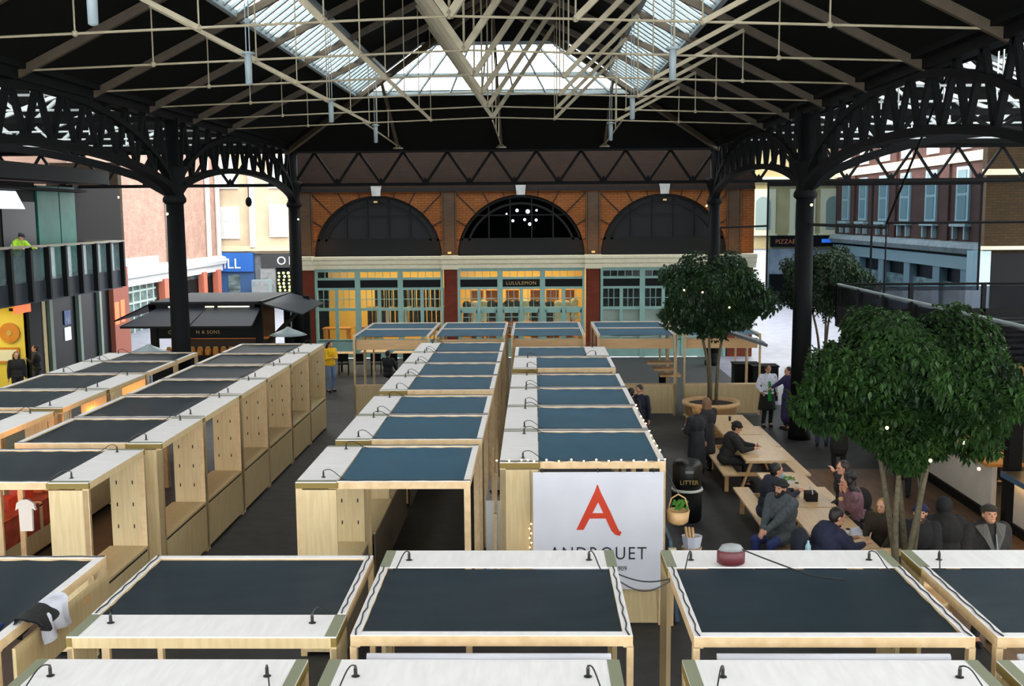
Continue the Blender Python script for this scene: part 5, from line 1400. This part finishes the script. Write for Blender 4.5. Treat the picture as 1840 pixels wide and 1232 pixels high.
    if style != 'bald':
        ell(h, H((0, .022, .036)), .088, .1, .1, hrot)
        if style == 'short': ell(h, H((0, .045, .0)), .082, .075, .09, hrot)
        if style == 'curly':
            rs = random.Random(3)
            for i in range(46):
                a = rs.uniform(.35, 2 * PI - .35) - PI / 2 + PI; zz = rs.uniform(-.24, .1)
                ell(h, H((.095 * math.sin(rs.uniform(-2.2, 2.2)), .05 + rs.uniform(-.04, .06), zz)), .045, .045, .05)
        if style == 'long':
            for i in range(9):
                a = (-1 + 2 * i / 8) * 1.5; cap(h, H((.08 * math.sin(a), .03 + .06 * math.cos(a), .02)), H((.095 * math.sin(a), .04 + .06 * math.cos(a), -.2)), .035, .028)
        if style == 'bun': ell(h, H((0, .04, .0)), .084, .08, .1, hrot); ell(h, H((0, .1, .06)), .04, .04, .04)
        o = obj('hair', h, hm, t, True); remesh(o, .01, 2)
        # keep the face clear: hair sits behind the brow line
    if beard:
        bb = MB(); ell(bb, H((0, -.052, -.083)), .058, .048, .042, hrot); ell(bb, H((0, -.062, -.1)), .045, .04, .045, hrot)
        for s in (-1, 1): ell(bb, H((s * .058, -.02, -.045)), .02, .04, .045, hrot)
        o = obj('beard', bb, mat('beard', col(*beard), .8), t, True); remesh(o, .009, 2)
    if hat:
        kind, hc_ = hat; q = MB(); hmm = mat('hat', col(*hc_), .85)
        if kind == 'beanie':
            ell(q, H((0, .015, .055)), .095, .11, .092, hrot)
            n0 = len(q.v); q.tube([H((.096 * math.cos(a_ * PI / 8), .015 + .112 * math.sin(a_ * PI / 8), .055)) for a_ in range(17)], .02, 6)
            obj('beanie', q, hmm, t, True)
        elif kind == 'cap':
            ell(q, H((0, .015, .07)), .1, .115, .055, hrot); ell(q, H((0, -.1, .052)), .07, .06, .012, hrot)
            obj('flat_cap', q, hmm, t, True)
        elif kind == 'hood':
            ell(q, H((0, .03, .02)), .115, .12, .14, hrot); cap(q, H((0, .06, -.1)), H((0, .05, -.14)), .1, .11)
            obj('hood', q, hmm, t, True)
    if extra: extra(t, dict(hip=hip, up=up, sh=sh, H=H, hands=hands, hc=hc, ft=ft))
    return t
# facing: local -y is forward. rz=0 faces the viewer, +90deg faces +x
D = math.radians
# standing pair by the tubbed tree
person('person in a long black coat with fair hair tied up, standing beside the picnic tables', 3.62, 23.4, D(-150), top=(22, 24, 30), hair=(168, 124, 72), coat=.35, style='bun', lhand=(.12, -.3, 1.15), head=(10, 0))
person('person with brown hair close behind the fair-haired one in the black coat', 3.98, 24.3, D(-165), top=(26, 26, 30), hair=(112, 78, 50), coat=.5, style='long', rhand=(-.1, -.3, 1.1))
# reading phone
def phone(t, d):
    el, wr = d['hands'][1]; p = wr + Vector((-.03, -.09, .05))
    o = solo('phone', 'dark phone held by the capped reader at the picnic table', 'phone', MB().box(-.04, .04, -.005, .005, -.07, .07), M['plug'])
    o.matrix_world = Matrix.Translation(t.location) @ Matrix.Rotation(t.rotation_euler.z, 4, 'Z') @ Matrix.Translation(p)
person('person in black jacket and beanie leaning on the picnic table over a phone', 4.2, 23.1, D(82), 'sit', scale=1.06, bulk=.04, top=(20, 20, 22), hat=('beanie', (16, 16, 18)), lean=.35, lhand=(.1, -.62, .84), rhand=(-.12, -.58, .82), head=(0, 20), extra=phone)
# bearded man facing away from the table
def coatgrey(t, d): pass
bm = person('bearded person in grey jacket, blue jeans and beanie sitting sideways on the bench', 4.15, 17.35, D(-52), 'sit', scale=1.15, bulk=.05, top=(62, 68, 72), legs=(38, 52, 104), hair=(24, 20, 18), hat=('beanie', (30, 30, 32)), beard=(24, 18, 16), coat=.5, lean=.08,
       lhand=(.03, -.42, .68), rhand=(-.03, -.42, .7), head=(6, -6), vox=.01)
person('person in a dark padded coat with backpack, behind the bearded one, eating', 4.2, 18.8, D(100), 'sit', scale=1.1, bulk=.05, top=(26, 30, 42), hair=(20, 18, 18), lean=.2, lhand=(.1, -.5, .88), rhand=(-.1, -.5, .9), coat=.5)
def burger(t, d):
    el, wr = d['hands'][-1]
    o = solo('bread_roll', 'bitten bread roll held up by the curly-haired diner', 'food', ell(MB(), (0, 0, 0), .06, .05, .035), M['ply_warm'], None, True)
    o.matrix_world = Matrix.Translation(t.location) @ Matrix.Rotation(t.rotation_euler.z, 4, 'Z') @ Matrix.Translation(wr + Vector((.05, -.06, .04)))
cw_ = person('person with long dark curly hair and mauve sleeves eating at the picnic table', 5.7, 18.0, D(-92), 'sit', scale=1.14, top=(104, 76, 84), hair=(26, 22, 24), style='curly', lean=.4, lhand=(.04, -.3, 1.05), rhand=(-.08, -.33, 1.02), head=(0, 14), extra=burger, vox=.01)
tv = MB(); hp = Vector((0, 0, .56)); ell(tv, hp + Vector((0, -.045, .36)), .16, .155, .2); ell(tv, hp + Vector((0, -.02, .1)), .195, .175, .2)
o = obj('waistcoat', tv, M['black_cloth'], cw_, True)
person('person with dark hair just behind the curly-haired diner, hand at the mouth', 5.72, 19.1, D(-80), 'sit', scale=1.08, bulk=.04, top=(28, 26, 28), hair=(40, 28, 24), style='long', lean=.1, rhand=(-.03, -.22, 1.18), head=(0, 5))
# navy man with backpack
def bottle(t, d):
    p = MB(); p.lathe([(.005, -.12), (.035, -.115), (.038, .06), (.015, .1), (.015, .13)], (0, 0, 0), 10)
    bp = MB(); ell(bp, (0, .21, .86), .17, .12, .23); o = obj('backpack', bp, mat('navy_pack', col(20, 24, 40), .8), t, True)
    q = obj('water_bottle', p, mat('clear_bottle', col(150, 190, 200), .1), o, True, label='clear water bottle in the side pocket'); q.location = (-.2, .2, .84)
person('person in navy jacket with a backpack leaning over the picnic table corner', 4.25, 15.75, D(104), 'sit', scale=1.16, bulk=.055, top=(26, 30, 52), hair=(30, 24, 20), lean=.5, lhand=(.12, -.62, .84), rhand=(-.08, -.68, .82), head=(0, 12), extra=bottle, vox=.01)
# seated facing the viewer behind the tree stems
person('person in a navy beanie with beard and glasses behind the tree stems', 5.9, 15.95, D(-15), 'sit', scale=1.14, bulk=.05, top=(22, 22, 24), hair=(60, 44, 34), hat=('beanie', (24, 30, 66)), beard=(70, 50, 38), lean=.1, head=(0, -8), vox=.01)
person('person in a dark hooded coat beside the navy beanie wearer', 6.35, 16.1, D(170), 'sit', scale=1.14, bulk=.06, top=(18, 18, 18), hat=('hood', (18, 18, 18)), style='bald', lean=.15)
person('person with a yellow knitted headscarf behind the navy beanie wearer', 5.68, 16.95, D(-40), 'sit', top=(44, 38, 28), hair=(128, 98, 34), style='long', lean=.1)
def collar(t, d):
    b = MB(); H = d['H']
    for s in (-1, 1): b.slab([H((s * .02, -.19, -.42)), H((s * .1, -.17, -.26)), H((s * .17, -.06, -.12)), H((s * .07, -.1, -.1))], .035)
    obj('collar', b, mat('sheepskin', col(80, 78, 72), .9, bump=.5), t)
    obj('zip', MB().tube([H((0, -.18, -.22)), H((0, -.23, -.5))], .006, 5), M['grey_steel'], t)
person('person in a flat cap and dark coat with a grey sheepskin collar', 6.25, 14.35, D(4), 'stand', bulk=.06, top=(30, 28, 26), hair=(60, 52, 46), skin=SKT, hat=('cap', (40, 34, 28)), coat=.5, head=(-6, -12), vox=.01, extra=collar, scale=1.13)
# waitress and guest
def tie(t, d):
    b = MB(); b.slab([(-.05, -.2, .78), (.06, -.2, .76), (.04, -.19, 1.2), (-.03, -.19, 1.2)], .02); b.slab([(-.03, -.185, 1.2), (.04, -.185, 1.2), (.02, -.15, 1.32), (-.02, -.15, 1.32)], .02)
    obj('scarf', b, mat('green_scarf', col(20, 130, 50), .7), t)
    s = MB(); s.lathe([(.17, 1.08), (.19, .98), (.25, .55), (.26, .5), (.02, .5)], n=18, sx=1, sy=.8); obj('skirt', s, M['black_cloth'], t, True)
person('person in a white shirt, black skirt and long green scarf standing by the planter', 6.55, 29.6, D(5), top=(186, 190, 200), legs=(20, 20, 20), hair=(50, 30, 24), skin=SKT, style='bun', lhand=(.25, -.1, 1.0), rhand=(-.2, -.14, 1.02), extra=tie)
person('person in a dark purple coat gesturing to the one with the green scarf', 7.05, 29.2, D(-80), top=(42, 32, 72), hair=(26, 22, 20), coat=.35, rhand=(-.1, -.5, 1.15))
person('person in black standing half hidden under the largest tree', 7.15, 24.6, D(170), top=(18, 18, 20), legs=(20, 20, 20), coat=.5)
person('person in dark clothes under the largest tree nearer the bar', 7.75, 22.0, D(150), top=(28, 26, 26), hair=(60, 40, 30), coat=.6, style='long')
person('person carrying a blue bag beside the column between the trees', 7.4, 27.0, D(160), top=(50, 62, 100), legs=(40, 48, 80), hair=(60, 40, 30), coat=.55)
# pair beside the bannered row
person('person in a dark blue suit standing behind the bannered row, head bowed', 2.62, 26.2, D(-30), top=(26, 28, 44), hair=(20, 16, 14), head=(-10, 22), coat=.6)
person('person in black with back turned, close to the dark blue suit', 2.35, 25.7, D(150), top=(20, 22, 30), hair=(20, 16, 14))
# far left
person('person in a yellow jacket and jeans looking down beside the long counter row', -7.05, 35.9, D(40), top=(206, 160, 20), legs=(110, 130, 160), hair=(28, 20, 18), style='long', lhand=(.08, -.28, 1.2), rhand=(-.08, -.28, 1.2), head=(0, 25))
person('person in a black coat sitting behind the first open frame stall', -5.1, 36.2, D(160), 'sit', top=(20, 20, 26), hair=(24, 20, 20), coat=.5)
person('person in dark silhouette before the yellow bar, turned sideways', -16.9, 35.2, D(-70), top=(20, 20, 22), hair=(24, 18, 16), style='bun', lhand=(.05, -.3, 1.3))
person('person in dark silhouette at the picture edge before the yellow bar', -16.7, 33.4, D(30), top=(20, 20, 22), hair=(30, 24, 20), style='long')
def vest(t, d):
    b = MB(); c = d['hip'] + d['up'] * .3; n0 = len(b.v); b.lathe([(.21, -.04), (.235, -.04), (.235, .04), (.21, .04)], n=20, sy=.72)
    for i in range(n0, len(b.v)):
        v = Vector(b.v[i]); v.rotate(Matrix.Rotation(.75, 3, 'X')); b.v[i] = tuple(v + c)
    obj('reflective_band', b, M['white_paint'], t)
person('person in a lime safety vest and dark cap leaning on the balcony rail', -17.0, 34.3, D(60), top=(130, 170, 40), hair=(20, 20, 26), hat=('cap', (20, 24, 40)), z0=3.93, lean=.75, lhand=(.25, -.75, 1.12), rhand=(-.25, -.75, 1.12), head=(0, 25), extra=vest)
def server(t, d): pass
person('person behind the long white cafe counter in a dark shirt', 10.3, 23.2, D(-90), top=(30, 30, 34), hair=(60, 40, 30))
person('person behind the long white cafe counter in a pale shirt', 10.4, 25.6, D(-80), top=(170, 160, 150), hair=(40, 30, 24))
SC = None
# things on the tables
def cup(x, y, label, c='white_paint'):
    t = thing('paper_cup', label, 'cup', (x, y, .76), 0, 'cups on the picnic tables'); obj('body', MB().lathe([(.028, 0), (.036, .1)], n=12), M[c], t, True); obj('lid', MB().lathe([(.038, .1), (.036, .115)], n=12), M['plug'], t)
cup(5.0, 19.9, 'white paper cup between the diners'); cup(4.85, 19.2, 'white paper cup in front of the curly-haired diner'); cup(5.1, 16.9, 'white paper cup by the navy jacket'); cup(4.95, 26.6, 'small cup at the tree end of the tables', 'plug')
t = thing('salad_box', 'open takeaway box of green salad on the picnic table', 'food box', (4.95, 20.35, .76)); obj('tray', MB().box(-.12, .12, -.09, .09, 0, .05), M['white_paint'], t)
b = MB()
for i in range(40):
    p = Vector((random.uniform(-.1, .1), random.uniform(-.07, .07), .05 + random.random() * .04)); b.slab([p, p + Vector((.04, .01, .02)), p + Vector((.01, .04, .02))], .002)
obj('salad', b, mat('salad_green', col(80, 130, 40), .6), t)
solo('blue_carton', 'pale blue carton lying on the picnic table by the salad', 'box', MB().box(4.7, 4.95, 20.55, 20.75, .76, .84), mat('pale_blue', col(120, 180, 200), .5))
solo('sunglasses', 'dark sunglasses on the table beside the leaning navy jacket', 'glasses', MB().box(4.98, 5.12, 17.35, 17.4, .76, .79), M['plug'])
solo('newspaper', 'crumpled white paper on the table by the tree stems', 'paper', MB().hexa([(5.15, 16.9, .76), (5.38, 16.9, .76), (5.38, 17.2, .76), (5.15, 17.2, .76), (5.17, 16.95, .83), (5.33, 16.93, .8), (5.35, 17.15, .84), (5.2, 17.18, .79)]), M['white_cloth'])
t = thing('camera_bag', 'black bag with white strap on the table before the curly-haired diner', 'bag', (5.05, 19.05, .76)); obj('body', MB().box(-.1, .1, -.12, .12, 0, .16), M['black_cloth'], t); obj('strap', MB().tube([(0, -.12, .14), (0, -.1, .24), (0, .1, .24), (0, .12, .14)], .01, 5), M['white_paint'], t)
